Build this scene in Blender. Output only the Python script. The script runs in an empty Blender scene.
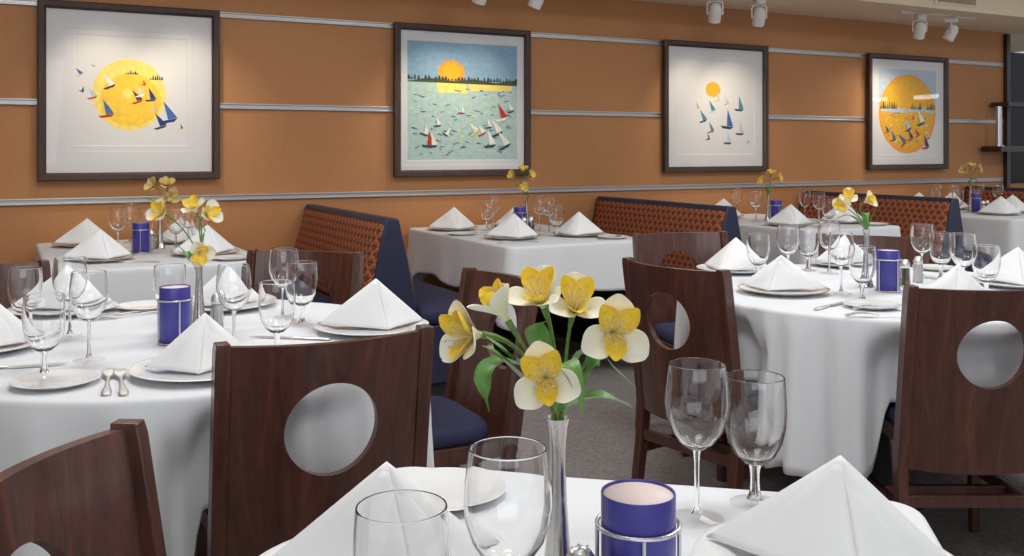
import bpy, bmesh, math, random
from mathutils import Vector, Matrix
random.seed(7)
C = bpy.context.scene.collection
PI = math.pi

# ------------------------------------------------------------------ helpers
class MB:
    """collects shapes; build() links them as ONE mesh object"""
    def __init__(s): s.v = []; s.f = []; s.m = []; s.uv = []
    def add(s, vs, fs, mi=0, uv=None):
        b = len(s.v); s.v += [tuple(p) for p in vs]
        s.uv += (uv if uv else [(0, 0)] * len(vs))
        for f in fs: s.f.append(tuple(b + i for i in f)); s.m.append(mi)
        return s
    def box(s, c, d, mi=0, M=None):
        x, y, z = d[0] / 2, d[1] / 2, d[2] / 2
        vs = [Vector((a * x, b * y, e * z)) for e in (-1, 1) for b in (-1, 1) for a in (-1, 1)]
        vs = [(M @ p if M else p) + Vector(c) for p in vs]
        return s.add(vs, [(0, 2, 3, 1), (4, 5, 7, 6), (0, 1, 5, 4), (2, 6, 7, 3), (0, 4, 6, 2), (1, 3, 7, 5)], mi)
    def lathe(s, prof, n=32, c=(0, 0, 0), mi=0, close=False):
        vs = []; fs = []; k = len(prof)
        for i in range(n):
            a = 2 * PI * i / n
            for r, z in prof: vs.append((c[0] + r * math.cos(a), c[1] + r * math.sin(a), c[2] + z))
        for i in range(n):
            j = (i + 1) % n
            for q in range(k if close else k - 1):
                w = (q + 1) % k
                fs.append((i * k + q, j * k + q, j * k + w, i * k + w))
        return s.add(vs, fs, mi)
    def loft(s, rings, mi=0, cap=True, uv=None):
        n = len(rings[0]); vs = [p for r in rings for p in r]; fs = []
        for i in range(len(rings) - 1):
            for j in range(n):
                k = (j + 1) % n
                fs.append((i * n + j, i * n + k, (i + 1) * n + k, (i + 1) * n + j))
        if cap:
            fs.append(tuple(range(n - 1, -1, -1))); fs.append(tuple((len(rings) - 1) * n + j for j in range(n)))
        return s.add(vs, fs, mi)
    def tube(s, pts, r, n=10, mi=0, closed=False):
        pts = [Vector(p) for p in pts]; rings = []
        m = len(pts); up = Vector((0, 0, 1))
        for i, p in enumerate(pts):
            if closed: t = pts[(i + 1) % m] - pts[i - 1]
            else: t = pts[min(i + 1, m - 1)] - pts[max(i - 1, 0)]
            t.normalize()
            a = t.cross(up) if abs(t.dot(up)) < .95 else t.cross(Vector((1, 0, 0)))
            if i and a.dot(prev) < 0: a = -a
            a.normalize(); prev = a; b = t.cross(a)
            rr = r[i] if isinstance(r, (list, tuple)) else r
            rings.append([p + (a * math.cos(2 * PI * k / n) + b * math.sin(2 * PI * k / n)) * rr for k in range(n)])
        if closed:
            rings.append(rings[0])
            return s.loft(rings, mi, cap=False)
        return s.loft(rings, mi)
    def grid(s, rows, mi=0, uv=None, wrap=False):
        n = len(rows[0]); vs = [p for r in rows for p in r]; fs = []
        for i in range(len(rows) - 1):
            for j in range(n if wrap else n - 1):
                k = (j + 1) % n
                fs.append((i * n + j, i * n + k, (i + 1) * n + k, (i + 1) * n + j))
        u = [q for r in uv for q in r] if uv else None
        return s.add(vs, fs, mi, u)
    def build(s, name, mats, parent=None, loc=None, rot=None, smooth=40, bevel=0, solid=0, sub=0, weld=False):
        me = bpy.data.meshes.new(name); me.from_pydata(s.v, [], s.f)
        for m in (mats if isinstance(mats, (list, tuple)) else [mats]): me.materials.append(m)
        for i, p in enumerate(me.polygons): p.material_index = s.m[i]
        ul = me.uv_layers.new(name='UVMap')
        for l in me.loops: ul.data[l.index].uv = s.uv[l.vertex_index]
        me.validate(); me.update()
        if weld:
            bm = bmesh.new(); bm.from_mesh(me); bmesh.ops.remove_doubles(bm, verts=bm.verts, dist=2e-5); bmesh.ops.recalc_face_normals(bm, faces=bm.faces); bm.to_mesh(me); bm.free()
        if smooth:
            me.shade_smooth()
            if smooth < 180: me.set_sharp_from_angle(angle=math.radians(smooth))
        o = bpy.data.objects.new(name, me); C.objects.link(o)
        if parent: o.parent = parent
        if loc: o.location = loc
        if rot is not None: o.rotation_euler = (0, 0, rot)
        if solid:
            q = o.modifiers.new('Solidify', 'SOLIDIFY'); q.thickness = solid; q.offset = 0
        if bevel:
            q = o.modifiers.new('Bevel', 'BEVEL'); q.width = bevel; q.segments = 2; q.limit_method = 'ANGLE'; q.angle_limit = math.radians(40)
        if sub:
            q = o.modifiers.new('Subsurf', 'SUBSURF'); q.levels = sub; q.render_levels = sub
        return o

def tag(o, label=None, cat=None, group=None, kind=None):
    if label: o['label'] = label
    if cat: o['category'] = cat
    if group: o['group'] = group
    if kind: o['kind'] = kind
    return o
def thing(name, label, cat, group=None, loc=(0, 0, 0), rz=0):
    o = bpy.data.objects.new(name, None); o.empty_display_size = .05; C.objects.link(o)
    o.location = loc; o.rotation_euler = (0, 0, rz)
    return tag(o, label, cat, group)
def copy_tree(o, parent=None):
    c = o.copy(); C.objects.link(c)
    if parent: c.parent = parent
    for ch in KIDS.get(o.name, []): copy_tree(ch, c)
    return c
KIDS = {}
def note(o):
    KIDS.clear()
    for q in bpy.data.objects:
        if q.parent: KIDS.setdefault(q.parent.name, []).append(q)
class Kind:
    """a kind of thing: built once, then copied with its parts"""
    def __init__(s, make): s.make = make; s.src = None
    def put(s, label, cat, group, loc, rz=0):
        if s.src is None: o = s.src = s.make()
        else:
            note(s.src); o = copy_tree(s.src)
        o.location = loc; o.rotation_euler = (0, 0, rz)
        return tag(o, label, cat, group)
def struct(o): o['kind'] = 'structure'; return o
def lerp(a, b, t): return a + (b - a) * t
def smooth01(t): t = max(0, min(1, t)); return t * t * (3 - 2 * t)
def bez(p, n):
    p = [Vector(q) for q in p]; out = []
    for i in range(n + 1):
        t = i / n; q = list(p)
        while len(q) > 1: q = [q[k].lerp(q[k + 1], t) for k in range(len(q) - 1)]
        out.append(q[0])
    return out

# ------------------------------------------------------------------ materials
def srgb(r, g, b):
    f = lambda c: (c / 255 / 12.92) if c / 255 <= .04045 else ((c / 255 + .055) / 1.055) ** 2.4
    return (f(r), f(g), f(b), 1)
class Mat:
    def __init__(s, name):
        s.m = bpy.data.materials.new(name); s.m.use_nodes = True; s.t = s.m.node_tree; s.t.nodes.clear()
        s.out = s.n('ShaderNodeOutputMaterial')
    def n(s, typ, **k):
        x = s.t.nodes.new(typ)
        for a, v in k.items():
            if a.startswith('i_'):
                x.inputs[a[2:].replace('_', ' ')].default_value = v
            else: setattr(x, a, v)
        return x
    def l(s, a, ao, b, bi): s.t.links.new(a.outputs[ao], b.inputs[bi])
    def pbsdf(s, col, rough=.5, metal=0, spec=.5, coat=0, sheen=0):
        p = s.n('ShaderNodeBsdfPrincipled')
        p.inputs['Base Color'].default_value = col; p.inputs['Roughness'].default_value = rough
        p.inputs['Metallic'].default_value = metal; p.inputs['Specular IOR Level'].default_value = spec
        p.inputs['Coat Weight'].default_value = coat; p.inputs['Coat Roughness'].default_value = .12
        if sheen: p.inputs['Sheen Weight'].default_value = sheen
        s.p = p; s.l(p, 'BSDF', s.out, 'Surface'); return p
    def ramp(s, stops, src, out='Fac'):
        r = s.n('ShaderNodeValToRGB'); e = r.color_ramp.elements
        while len(e) < len(stops): e.new(.5)
        for i, (p, c) in enumerate(stops): e[i].position = p; e[i].color = c
        s.l(src, out, r, 'Fac'); return r
    def coords(s, scale=(1, 1, 1), which='Object', rot=(0, 0, 0)):
        tc = s.n('ShaderNodeTexCoord'); mp = s.n('ShaderNodeMapping')
        mp.inputs['Scale'].default_value = scale; mp.inputs['Rotation'].default_value = rot
        s.l(tc, which, mp, 'Vector'); return mp
    def noise(s, mp, scale, detail=3, rough=.5, dist=0):
        x = s.n('ShaderNodeTexNoise'); x.inputs['Scale'].default_value = scale; x.inputs['Detail'].default_value = detail
        x.inputs['Roughness'].default_value = rough; x.inputs['Distortion'].default_value = dist
        s.l(mp, 'Vector', x, 'Vector'); return x
    def bump(s, src, out, strength=.2, dist=.002):
        b = s.n('ShaderNodeBump'); b.inputs['Strength'].default_value = strength; b.inputs['Distance'].default_value = dist
        s.l(src, out, b, 'Height'); s.l(b, 'Normal', s.p, 'Normal'); return b
def plain(name, col, rough=.5, metal=0, spec=.5, coat=0, nscale=60, amt=.06):
    """one colour broken up a little by fine noise"""
    m = Mat(name); m.pbsdf(col, rough, metal, spec, coat)
    nz = m.noise(m.coords(), nscale)
    a = tuple(c * (1 - amt) for c in col[:3]) + (1,); b = tuple(min(1, c * (1 + amt)) for c in col[:3]) + (1,)
    r = m.ramp([(.3, a), (.7, b)], nz); m.l(r, 'Color', m.p, 'Base Color')
    return m.m
def wood(name, dark, light, scale=1., rough=.32):
    m = Mat(name); m.pbsdf(dark, rough, 0, .5, .35)
    w = m.noise(m.coords((9 * scale, 9 * scale, .9 * scale)), 3.2, 4, .6, 1.2)
    g = m.noise(m.coords((160, 160, 5)), 2.0, 2)
    mx = m.n('ShaderNodeMix', data_type='FLOAT'); mx.inputs[0].default_value = .22
    m.l(w, 'Fac', mx, 2); m.l(g, 'Fac', mx, 3)
    r = m.ramp([(.34, dark), (.52, tuple(lerp(dark[i], light[i], .45) for i in range(3)) + (1,)), (.66, light)], mx, 0)
    m.l(r, 'Color', m.p, 'Base Color'); m.bump(g, 'Fac', .08, .001)
    return m.m
def cloth(name, col, weave=900, rough=.85):
    m = Mat(name); m.pbsdf(col, rough, 0, .2, 0, .1)
    mp = m.coords(); a = m.n('ShaderNodeTexNoise'); a.inputs['Scale'].default_value = weave; m.l(mp, 'Vector', a, 'Vector')
    b = m.noise(mp, 14, 3)
    ad = m.n('ShaderNodeMath', operation='ADD'); m.l(b, 'Fac', ad, 0)
    mu = m.n('ShaderNodeMath', operation='MULTIPLY'); mu.inputs[1].default_value = .12; m.l(a, 'Fac', mu, 0); m.l(mu, 0, ad, 1)
    m.bump(ad, 0, .12, .006)
    return m.m
def thin_glass(name, tint=(.988, .99, .99, 1), ior=1.45, gain=1.0, rg=.02, edge=.60):
    """a thin clear wall: straight-through light plus its Fresnel reflection"""
    m = Mat(name)
    tr = m.n('ShaderNodeBsdfTransparent'); tr.inputs['Color'].default_value = tint
    gl = m.n('ShaderNodeBsdfGlossy'); gl.inputs['Roughness'].default_value = .02
    nz = m.noise(m.coords(), 40); rr = m.ramp([(0, (rg * .6,) * 3 + (1,)), (1, (rg * 1.4,) * 3 + (1,))], nz); m.l(rr, 'Color', gl, 'Roughness')
    lw = m.n('ShaderNodeLayerWeight'); lw.inputs['Blend'].default_value = .5
    pw = m.n('ShaderNodeMath', operation='POWER'); pw.inputs[1].default_value = 4.0; m.l(lw, 'Facing', pw, 0)
    fr = m.n('ShaderNodeMath', operation='MULTIPLY_ADD'); fr.inputs[1].default_value = .80 * gain; fr.inputs[2].default_value = ((ior - 1) / (ior + 1)) ** 2 * .6; m.l(pw, 0, fr, 0)
    ed = m.ramp([(.72, tint), (.98, tuple(c * edge for c in tint[:3]) + (1,))], lw, 'Facing'); m.l(ed, 'Color', tr, 'Color')
    mx = m.n('ShaderNodeMixShader'); m.l(fr, 0, mx, 'Fac'); m.l(tr, 'BSDF', mx, 1); m.l(gl, 'BSDF', mx, 2)
    m.l(mx, 'Shader', m.out, 'Surface'); return m.m
def solid_glass(name):
    m = Mat(name); g = m.n('ShaderNodeBsdfGlass'); g.inputs['IOR'].default_value = 1.45
    nz = m.noise(m.coords(), 30); rr = m.ramp([(0, (0, 0, 0, 1)), (1, (.02,) * 3 + (1,))], nz); m.l(rr, 'Color', g, 'Roughness')
    m.l(g, 'BSDF', m.out, 'Surface'); return m.m
def metal(name, col, rough):
    m = Mat(name); m.pbsdf(col, rough, 1)
    nz = m.noise(m.coords((200, 200, 4)), 3, 2)
    r = m.ramp([(.2, (rough * .7,) * 3 + (1,)), (.8, (rough * 1.3,) * 3 + (1,))], nz); m.l(r, 'Color', m.p, 'Roughness')
    return m.m

M = {}
M['wood'] = wood('dark_mahogany', (.050, .0175, .0125, 1), (.130, .044, .028, 1))
M['frame'] = wood('walnut_frame', (.030, .012, .008, 1), (.062, .026, .017, 1), 1.5, .6)
M['darkwood'] = wood('bar_wood', (.02, .009, .008, 1), (.06, .02, .014, 1))
M['linen'] = cloth('white_linen', (.745, .76, .785, 1))
M['napkin'] = cloth('napkin_linen', (.86, .865, .87, 1), 1400)
M['china'] = plain('white_china', (.84, .845, .85, 1), .16, 0, .5, .3, 20, .02)
M['rimgold'] = plain('gilt_rim', (.62, .5, .30, 1), .25, .3, .5, 0, 90, .05)
M['navy'] = plain('navy_vinyl', (.022, .026, .062, 1), .42, 0, .5, 0, 120, .15)
M['navyseat'] = plain('navy_seat_fabric', (.030, .033, .078, 1), .7, 0, .3, 0, 200, .25)
M['bowl'] = solid_glass('clear_bowl_glass')
M['foot'] = thin_glass('clear_glass_foot', (.992, .995, .995, 1), 1.3, .5, .03, .92)
M['glass'] = solid_glass('clear_solid_glass')
M['pane'] = thin_glass('picture_glazing', (.99, .99, .99, 1), 1.35, .9, .005, 1.0)
M['steel'] = metal('brushed_silver', (.62, .60, .58, 1), .24)
M['chrome'] = metal('polished_cutlery', (.80, .80, .80, 1), .38)
M['wire'] = metal('satin_wire', (.7, .7, .74, 1), .3)
M['strip'] = metal('aluminium_strip', (.52, .51, .51, 1), .45)
M['blue'] = plain('violet_blue_cup', (.052, .045, .30, 1), .35, 0, .5, .2, 30, .08)
M['wax'] = plain('pale_wax', (.80, .66, .64, 1), .5, 0, .5, 0, 25, .04)
M['salt'] = plain('salt_grains', (.8, .79, .77, 1), .9, 0, .2, 0, 600, .1)
M['pepper'] = plain('ground_pepper', (.20, .16, .12, 1), .9, 0, .2, 0, 500, .5)
M['lampwhite'] = plain('white_lamp_enamel', (.74, .72, .70, 1), .4, 0, .5, 0, 40, .03)
M['mat'] = plain('mat_board', (.74, .73, .74, 1), .85, 0, .2, 0, 300, .02)
M['paper'] = plain('art_paper', (.76, .75, .74, 1), .85, 0, .2, 0, 200, .02)
M['stem'] = plain('flower_stem_green', (.13, .24, .055, 1), .5, 0, .4, 0, 80, .2)
def leaf_mat():
    m = Mat('leaf_green'); m.pbsdf((.08, .2, .04, 1), .42, 0, .5)
    mp = m.coords((24, 1.5, 1), 'UV'); nz = m.noise(mp, 2.5, 2)
    r = m.ramp([(.3, (.07, .20, .03, 1)), (.7, (.17, .36, .075, 1))], nz); m.l(r, 'Color', m.p, 'Base Color')
    m.p.inputs['Subsurface Weight'].default_value = 0
    return m.m
M['leaf'] = leaf_mat()
def petal_mat(name, base, tip, streak):
    m = Mat(name); m.pbsdf(base, .55, 0, .3)
    tc = m.n('ShaderNodeTexCoord'); sp = m.n('ShaderNodeSeparateXYZ'); m.l(tc, 'UV', sp, 'Vector')
    g = m.ramp([(.15, base), (.75, tip)], sp, 'Y')
    col = g
    if streak:
        mp = m.coords((13, 2.4, 1), 'UV'); nz = m.noise(mp, 2.4, 1)
        r = m.ramp([(.60, (0, 0, 0, 1)), (.70, (.9, .9, .9, 1))], nz)
        band = m.ramp([(.3, (0, 0, 0, 1)), (.4, (1, 1, 1, 1)), (.75, (1, 1, 1, 1)), (.9, (0, 0, 0, 1))], sp, 'Y')
        mu = m.n('ShaderNodeMath', operation='MULTIPLY'); m.l(r, 'Color', mu, 0); m.l(band, 'Color', mu, 1)
        mx = m.n('ShaderNodeMix', data_type='RGBA'); m.l(mu, 0, mx, 0); m.l(g, 'Color', mx, 6); mx.inputs[7].default_value = streak
        m.l(mx, 2, m.p, 'Base Color')
    else: m.l(g, 'Color', m.p, 'Base Color')
    return m.m
M['cream'] = petal_mat('cream_petal', (.84, .80, .50, 1), (.88, .86, .74, 1), None)
M['yellow'] = petal_mat('yellow_petal', (.90, .76, .30, 1), (.94, .66, .05, 1), (.48, .20, .02, 1))
M['dull'] = petal_mat('straw_petal', (.62, .46, .12, 1), (.70, .56, .24, 1), None)
M['anther'] = plain('pale_anther', (.6, .55, .38, 1), .6)
def wall_mat():
    m = Mat('ochre_wall_panel'); m.pbsdf((.4, .17, .05, 1), .6, 0, .3)
    a = m.noise(m.coords(), 1.2, 3); b = m.noise(m.coords((1, 1, 1)), 70, 4)
    mx = m.n('ShaderNodeMix', data_type='FLOAT'); mx.inputs[0].default_value = .45; m.l(a, 'Fac', mx, 2); m.l(b, 'Fac', mx, 3)
    r = m.ramp([(.3, (.45, .205, .083, 1)), (.7, (.53, .25, .105, 1))], mx, 0); m.l(r, 'Color', m.p, 'Base Color')
    m.bump(b, 'Fac', .1, .002); return m.m
M['wall'] = wall_mat()
M['ceil'] = plain('cream_ceiling', (.80, .68, .52, 1), .9, 0, .2, 0, 50, .03)
M['grille'] = plain('vent_grille', (.40, .32, .24, 1), .6)
M['black'] = plain('dark_void', (.012, .012, .014, 1), .7)
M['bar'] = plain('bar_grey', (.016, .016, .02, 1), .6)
def carpet():
    m = Mat('woven_carpet'); m.pbsdf((.1, .09, .09, 1), .95, 0, .1)
    mp = m.coords((1, 1, 1), 'Object', (0, 0, .6))
    w = m.n('ShaderNodeTexBrick'); w.inputs['Scale'].default_value = 34; w.inputs['Mortar Size'].default_value = .03
    w.inputs['Color1'].default_value = (.38, .335, .315, 1); w.inputs['Color2'].default_value = (.25, .22, .21, 1); w.inputs['Mortar'].default_value = (.12, .105, .10, 1)
    m.l(mp, 'Vector', w, 'Vector'); nz = m.noise(mp, 260, 2)
    mx = m.n('ShaderNodeMix', data_type='RGBA', blend_type='MULTIPLY'); mx.inputs[0].default_value = .7
    r = m.ramp([(.3, (.5, .5, .5, 1)), (.7, (1.3, 1.3, 1.3, 1))], nz)
    m.l(w, 'Color', mx, 6); m.l(r, 'Color', mx, 7); m.l(mx, 2, m.p, 'Base Color'); m.bump(nz, 'Fac', .5, .004)
    return m.m
M['carpet'] = carpet()
def booth_fabric():
    """rows of small overlapping scallops, rust on dark brown"""
    m = Mat('scalloped_booth_fabric'); m.pbsdf((.3, .1, .04, 1), .75, 0, .3)
    tc = m.n('ShaderNodeTexCoord'); sp = m.n('ShaderNodeSeparateXYZ'); m.l(tc, 'Object', sp, 'Vector')
    def mth(op, a, b=None, v=None):
        x = m.n('ShaderNodeMath', operation=op); m.t.links.new(a, x.inputs[0])
        if b is not None: m.t.links.new(b, x.inputs[1])
        elif v is not None: x.inputs[1].default_value = v
        return x.outputs[0]
    u = mth('MULTIPLY', sp.outputs['Y'], v=19.0); v = mth('MULTIPLY', sp.outputs['Z'], v=27.0)
    row = mth('FLOOR', v); odd = mth('MULTIPLY', mth('MODULO', row, v=2.0), v=.5)
    uu = mth('FRACT', mth('ADD', u, odd)); vv = mth('FRACT', v)
    d = mth('ABSOLUTE', mth('SUBTRACT', uu, v=.5))
    arch = mth('MULTIPLY', mth('MULTIPLY', d, d), v=2.6)
    e = mth('ADD', vv, arch)
    e = mth('FRACT', e)
    cx = m.n('ShaderNodeCombineXYZ'); m.t.links.new(e, cx.inputs[0])
    r = m.n('ShaderNodeValToRGB'); el = r.color_ramp.elements
    el[0].position = .0; el[0].color = (.06, .018, .012, 1); el[1].position = .95; el[1].color = (.44, .165, .07, 1)
    q = el.new(.25); q.color = (.16, .04, .02, 1); q = el.new(.6); q.color = (.30, .085, .04, 1)
    m.t.links.new(e, r.inputs['Fac']); m.l(r, 'Color', m.p, 'Base Color')
    nz = m.noise(m.coords(), 300, 2); m.bump(nz, 'Fac', .2, .002)
    return m.m
M['booth'] = booth_fabric()
def paint(name, col): return plain('ink_' + name, col, .7, 0, .2, 0, 35, .1)
INK = {k: paint(k, srgb(*v)) for k, v in dict(sun=(250, 205, 70), sunlight=(252, 224, 120), orange=(240, 165, 50), amber=(236, 180, 40), blue=(70, 110, 175), navy=(50, 60, 120), sky=(140, 175, 200), sea=(178, 205, 200), red=(200, 45, 35), white=(240, 238, 228), green=(70, 85, 50), teal=(70, 140, 160), dark=(60, 70, 80), pale=(190, 205, 220), grey=(205, 205, 205)).items()}
SPOTW = 15.; CEILLAMPS = [(.6, 1.2, 1.0, 21), (2.6, .8, 1.0, 23), (.4, 3.4, 1.0, 27), (2.8, 2.8, 1.0, 25), (5.0, 2.6, 1.0, 28), (7.2, 3.0, 1.0, 23)]
WINPOS = (-1.2, -2.6, 1.75); WINW = 40.; WORLD = .58; EXPOSURE = 0.
# ------------------------------------------------------------------ the setting
WY, WX0, WX1, SOF = 5.75, -3.2, 8.25, 2.33
struct(MB().box((3.2, 1.75, -.05), (13.6, 10.5, .1)).build('floor', M['carpet'], smooth=0))
struct(MB().box(((WX0 + WX1) / 2, WY + .06, 1.19), (WX1 - WX0, .12, 2.38)).build('wall_back', M['wall'], smooth=0))
struct(MB().box((3.2, .9, 2.83), (13.6, 8.14, .1)).build('ceiling', M['ceil'], smooth=0))
struct(MB().box((3.2, 5.99, SOF + .03), (13.6, 2.04, .06)).add(*(lambda b: (b.v, b.f))(MB().box((3.2, 4.985, SOF + .265), (13.6, .06, .54)))).build('ceiling_soffit', M['ceil'], smooth=0))
v = MB()
v.box((6.53, 4.95, 2.445), (.50, .016, .17))
vr = struct(v.build('trim_vent', M['ceil'], smooth=0, bevel=.003)); tag(vr, 'slatted air vent in the cream fascia above the track lamps', 'vent')
s = MB()
for i in range(19): s.box((6.32 + i * .0235, 4.939, 2.445), (.011, .008, .14))
s.build('vent_slat', M['grille'], vr, smooth=0)
for i, z in enumerate((.967, 1.502, 2.033)):
    b = MB(); L = WX1 - WX0 - .03; cx = (WX0 + WX1) / 2
    b.box((cx, WY - .003, z), (L, .008, .034))
    b.box((cx, WY - .011, z + .0125), (L, .014, .009)); b.box((cx, WY - .011, z - .0125), (L, .014, .009))
    struct(b.build('trim_%d' % (i + 1), M['strip'], smooth=0, bevel=.002))
struct(MB().box((WX1 + .025, WY + .04, 1.16), (.05, .16, 2.32)).build('trim_4', M['darkwood'], smooth=0, bevel=.004))
struct(MB().box((cx, WY - .008, .06), (WX1 - WX0 - .02, .016, .12)).build('baseboard_back', M['darkwood'], smooth=0))
struct(MB().box((WX0 - .06, 3.8, 1.19), (.12, 4.0, 2.38)).build('wall_left', M['wall'], smooth=0))
# the bar opening at the end of the wall
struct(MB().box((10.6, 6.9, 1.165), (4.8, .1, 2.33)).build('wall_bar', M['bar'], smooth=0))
struct(MB().box((10.2, WY + .10, .46), (3.76, .12, .92)).build('wall_bar_front', M['wall'], smooth=0))

# ------------------------------------------------------------------ kinds of things
HOLE_R, HOLE_Z = .097, .682
def chair():
    r = thing('dining_chair', None, None)
    hw, zt, zb = .212, .862, .335
    def ycurve(x, z):                                # bowed back panel, leaning backwards
        return -.205 - .15 * max(0, (z - .30)) ** 1.08 - .062 * (1 - (x / .236) ** 2)
    def panel_pt(x, z, off): return (x, ycurve(x, z) + off, z)
    n = 96; ang = []
    corners = [math.atan2(z - HOLE_Z, x) for x, z in ((hw, zt), (-hw, zt), (-hw, zb), (hw, zb))]
    ang = sorted([2 * PI * i / n - PI for i in range(n)] + corners)
    def outer(a):
        c, s_ = math.cos(a), math.sin(a); t = 1e9
        if c > 1e-9: t = min(t, hw / c)
        if c < -1e-9: t = min(t, -hw / c)
        if s_ > 1e-9: t = min(t, (zt - HOLE_Z) / s_)
        if s_ < -1e-9: t = min(t, (zb - HOLE_Z) / s_)
        return t * c, HOLE_Z + t * s_
    K = 7; front = []; back = []
    for q in range(K + 1):
        t = q / K; rf = []; rb = []
        for a in ang:
            hx, hz = HOLE_R / .93 * math.cos(a), HOLE_Z + HOLE_R * math.sin(a); ox, oz = outer(a)
            x, z = lerp(hx, ox, t), lerp(hz, oz, t)
            rf.append(panel_pt(x, z, .010)); rb.append(panel_pt(x, z, -.010))
        front.append(rf); back.append(rb)
    b = MB(); b.grid(front + back[::-1] + [front[0]], wrap=True)
    b.build('backrest', M['wood'], r, smooth=30)
    for sgn in (-1, 1):                              # back posts run down into the rear legs
        b = MB(); rings = []
        for z in (0, .1, .22, .335, .45, .58, .72, .85, .869):
            y = ycurve(.228, max(z, .30)) + (-.05 * (1 - z / .335) if z < .335 else 0)
            w, d = .0165, lerp(.017, .021, min(1, z / .4))
            if z > .86: w -= .002; d -= .002
            x = sgn * .2285
            rings.append([(x - w, y - d, z), (x + w, y - d, z), (x + w, y + d, z), (x - w, y + d, z)])
        b.loft(rings); b.build('leg', M['wood'], r, smooth=25, bevel=.002)
        b = MB(); x = sgn * .195
        b.loft([[(x - w, .165 - w, z), (x + w, .165 - w, z), (x + w, .165 + w, z), (x - w, .165 + w, z)] for z, w in ((0, .014), (.2, .017), (.405, .019))])
        b.build('leg', M['wood'], r, smooth=25, bevel=.002)
        MB().box((sgn * .21, -.03, .20), (.02, .40, .032)).build('stretcher', M['wood'], r, smooth=0, bevel=.002)
    MB().box((0, -.226, .243), (.43, .02, .036)).build('stretcher', M['wood'], r, smooth=0, bevel=.002)
    MB().box((0, -.015, .20), (.40, .022, .03)).build('stretcher', M['wood'], r, smooth=0, bevel=.002)
    MB().box((0, -.005, .405), (.42, .375, .05)).build('seat_frame', M['wood'], r, smooth=0, bevel=.004)
    b = MB(); rings = []
    for z, k in ((.431, .95), (.44, .99), (.455, 1), (.47, .985), (.479, .94), (.483, .8), (.485, .4)):
        ring = []
        for i in range(40):
            a = 2 * PI * i / 40; c, s_ = math.cos(a), math.sin(a)
            ring.append((.213 * k * math.copysign(abs(c) ** .35, c), -.002 + .19 * k * math.copysign(abs(s_) ** .35, s_), z))
        rings.append(ring)
    b.loft(rings); b.build('seat', M['navyseat'], r, smooth=60)
    for q in bpy.data.objects:                         # narrow the whole frame a little
        if q.parent == r:
            for v in q.data.vertices: v.co.x *= .93
    return r
CHAIR = Kind(chair)

def wine():
    r = thing('wine_glass', None, None)
    o = [(.0062, .094), (.012, .0955), (.024, .104), (.035, .120), (.0415, .140), (.0432, .156), (.0422, .175), (.0395, .197), (.0378, .2083), (.0375, .2094), (.0373, .2098)]
    i = [(.0366, .2098), (.0364, .2094), (.0367, .2083), (.0384, .197), (.0409, .175), (.0419, .156), (.0402, .141), (.0337, .122), (.0227, .1065), (.011, .0985), (.0005, .0972)]
    b = MB().lathe([(.0005, o[0][1] - .0002)] + o + [(lerp(o[-1][0], i[0][0], .5), o[-1][1] + .0002)] + i, 48)
    b.build('bowl', M['bowl'], r, smooth=60)
    MB().lathe([(.0004, .0965), (.0062, .0940), (.0046, .088), (.0036, .075), (.0034, .045), (.0042, .018), (.008, .0085), (.0004, .0082)], 20).build('stem', M['glass'], r, smooth=60)
    MB().lathe([(.0004, .0078), (.008, .0080), (.020, .0045), (.034, .0026), (.0362, .0018), (.0355, .0006), (.0004, .0006)], 40).build('foot', M['foot'], r, smooth=50)
    return r
WINE = Kind(wine)
def goblet():
    r = thing('water_goblet', None, None)
    o = [(.007, .056), (.016, .0590), (.028, .070), (.0375, .088), (.0425, .110), (.0438, .130), (.0428, .155), (.0411, .1783), (.0408, .1794), (.0406, .1798)]
    i = [(.0396, .1798), (.0394, .1794), (.0397, .1783), (.0414, .155), (.0421, .130), (.0409, .111), (.036, .090), (.027, .073), (.0152, .0625), (.0005, .0605)]
    b = MB().lathe([(.0005, o[0][1] - .0002)] + o + [(lerp(o[-1][0], i[0][0], .5), o[-1][1] + .0002)] + i, 48)
    b.build('bowl', M['bowl'], r, smooth=60)
    MB().lathe([(.0004, .060), (.0095, .0565), (.0078, .050), (.0068, .043), (.0066, .032), (.0072, .022), (.0085, .014), (.012, .0085), (.0004, .0083)], 20).build('stem', M['glass'], r, smooth=60)
    MB().lathe([(.0004, .0080), (.011, .0082), (.022, .0048), (.033, .0026), (.0350, .0018), (.0343, .0006), (.0004, .0006)], 40).build('foot', M['foot'], r, smooth=50)
    return r
GOBLET = Kind(goblet)

def dinner_plate():
    b = MB().lathe([(.0004, .0065), (.095, .0065), (.106, .0085), (.118, .0135), (.148, .0180), (.1545, .0186), (.1560, .0178), (.1500, .0150), (.120, .0085), (.100, .0012), (.092, .0006), (.0004, .0012)], 64)
    return b.build('dinner_plate', M['china'], smooth=35)
def charger():
    b = MB().lathe([(.0004, .0065), (.095, .0065), (.106, .0085), (.118, .0135), (.146, .0178)], 64)
    b.lathe([(.146, .0178), (.1545, .0188), (.1565, .0178), (.1530, .0160)], 64, mi=1)
    b.lathe([(.1530, .0160), (.120, .0085), (.100, .0012), (.092, .0006), (.0004, .0012)], 64)
    return b.build('charger_plate', [M['china'], M['rimgold']], smooth=35)
def bread_plate():
    b = MB().lathe([(.0004, .0055), (.055, .0055), (.064, .0075), (.082, .0128), (.0875, .0135), (.0885, .0127), (.082, .0105), (.060, .0012), (.055, .0006), (.0004, .0010)], 56)
    return b.build('bread_plate', M['china'], smooth=35)
PLATE, CHARGER, BREAD = Kind(dinner_plate), Kind(charger), Kind(bread_plate)

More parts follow.
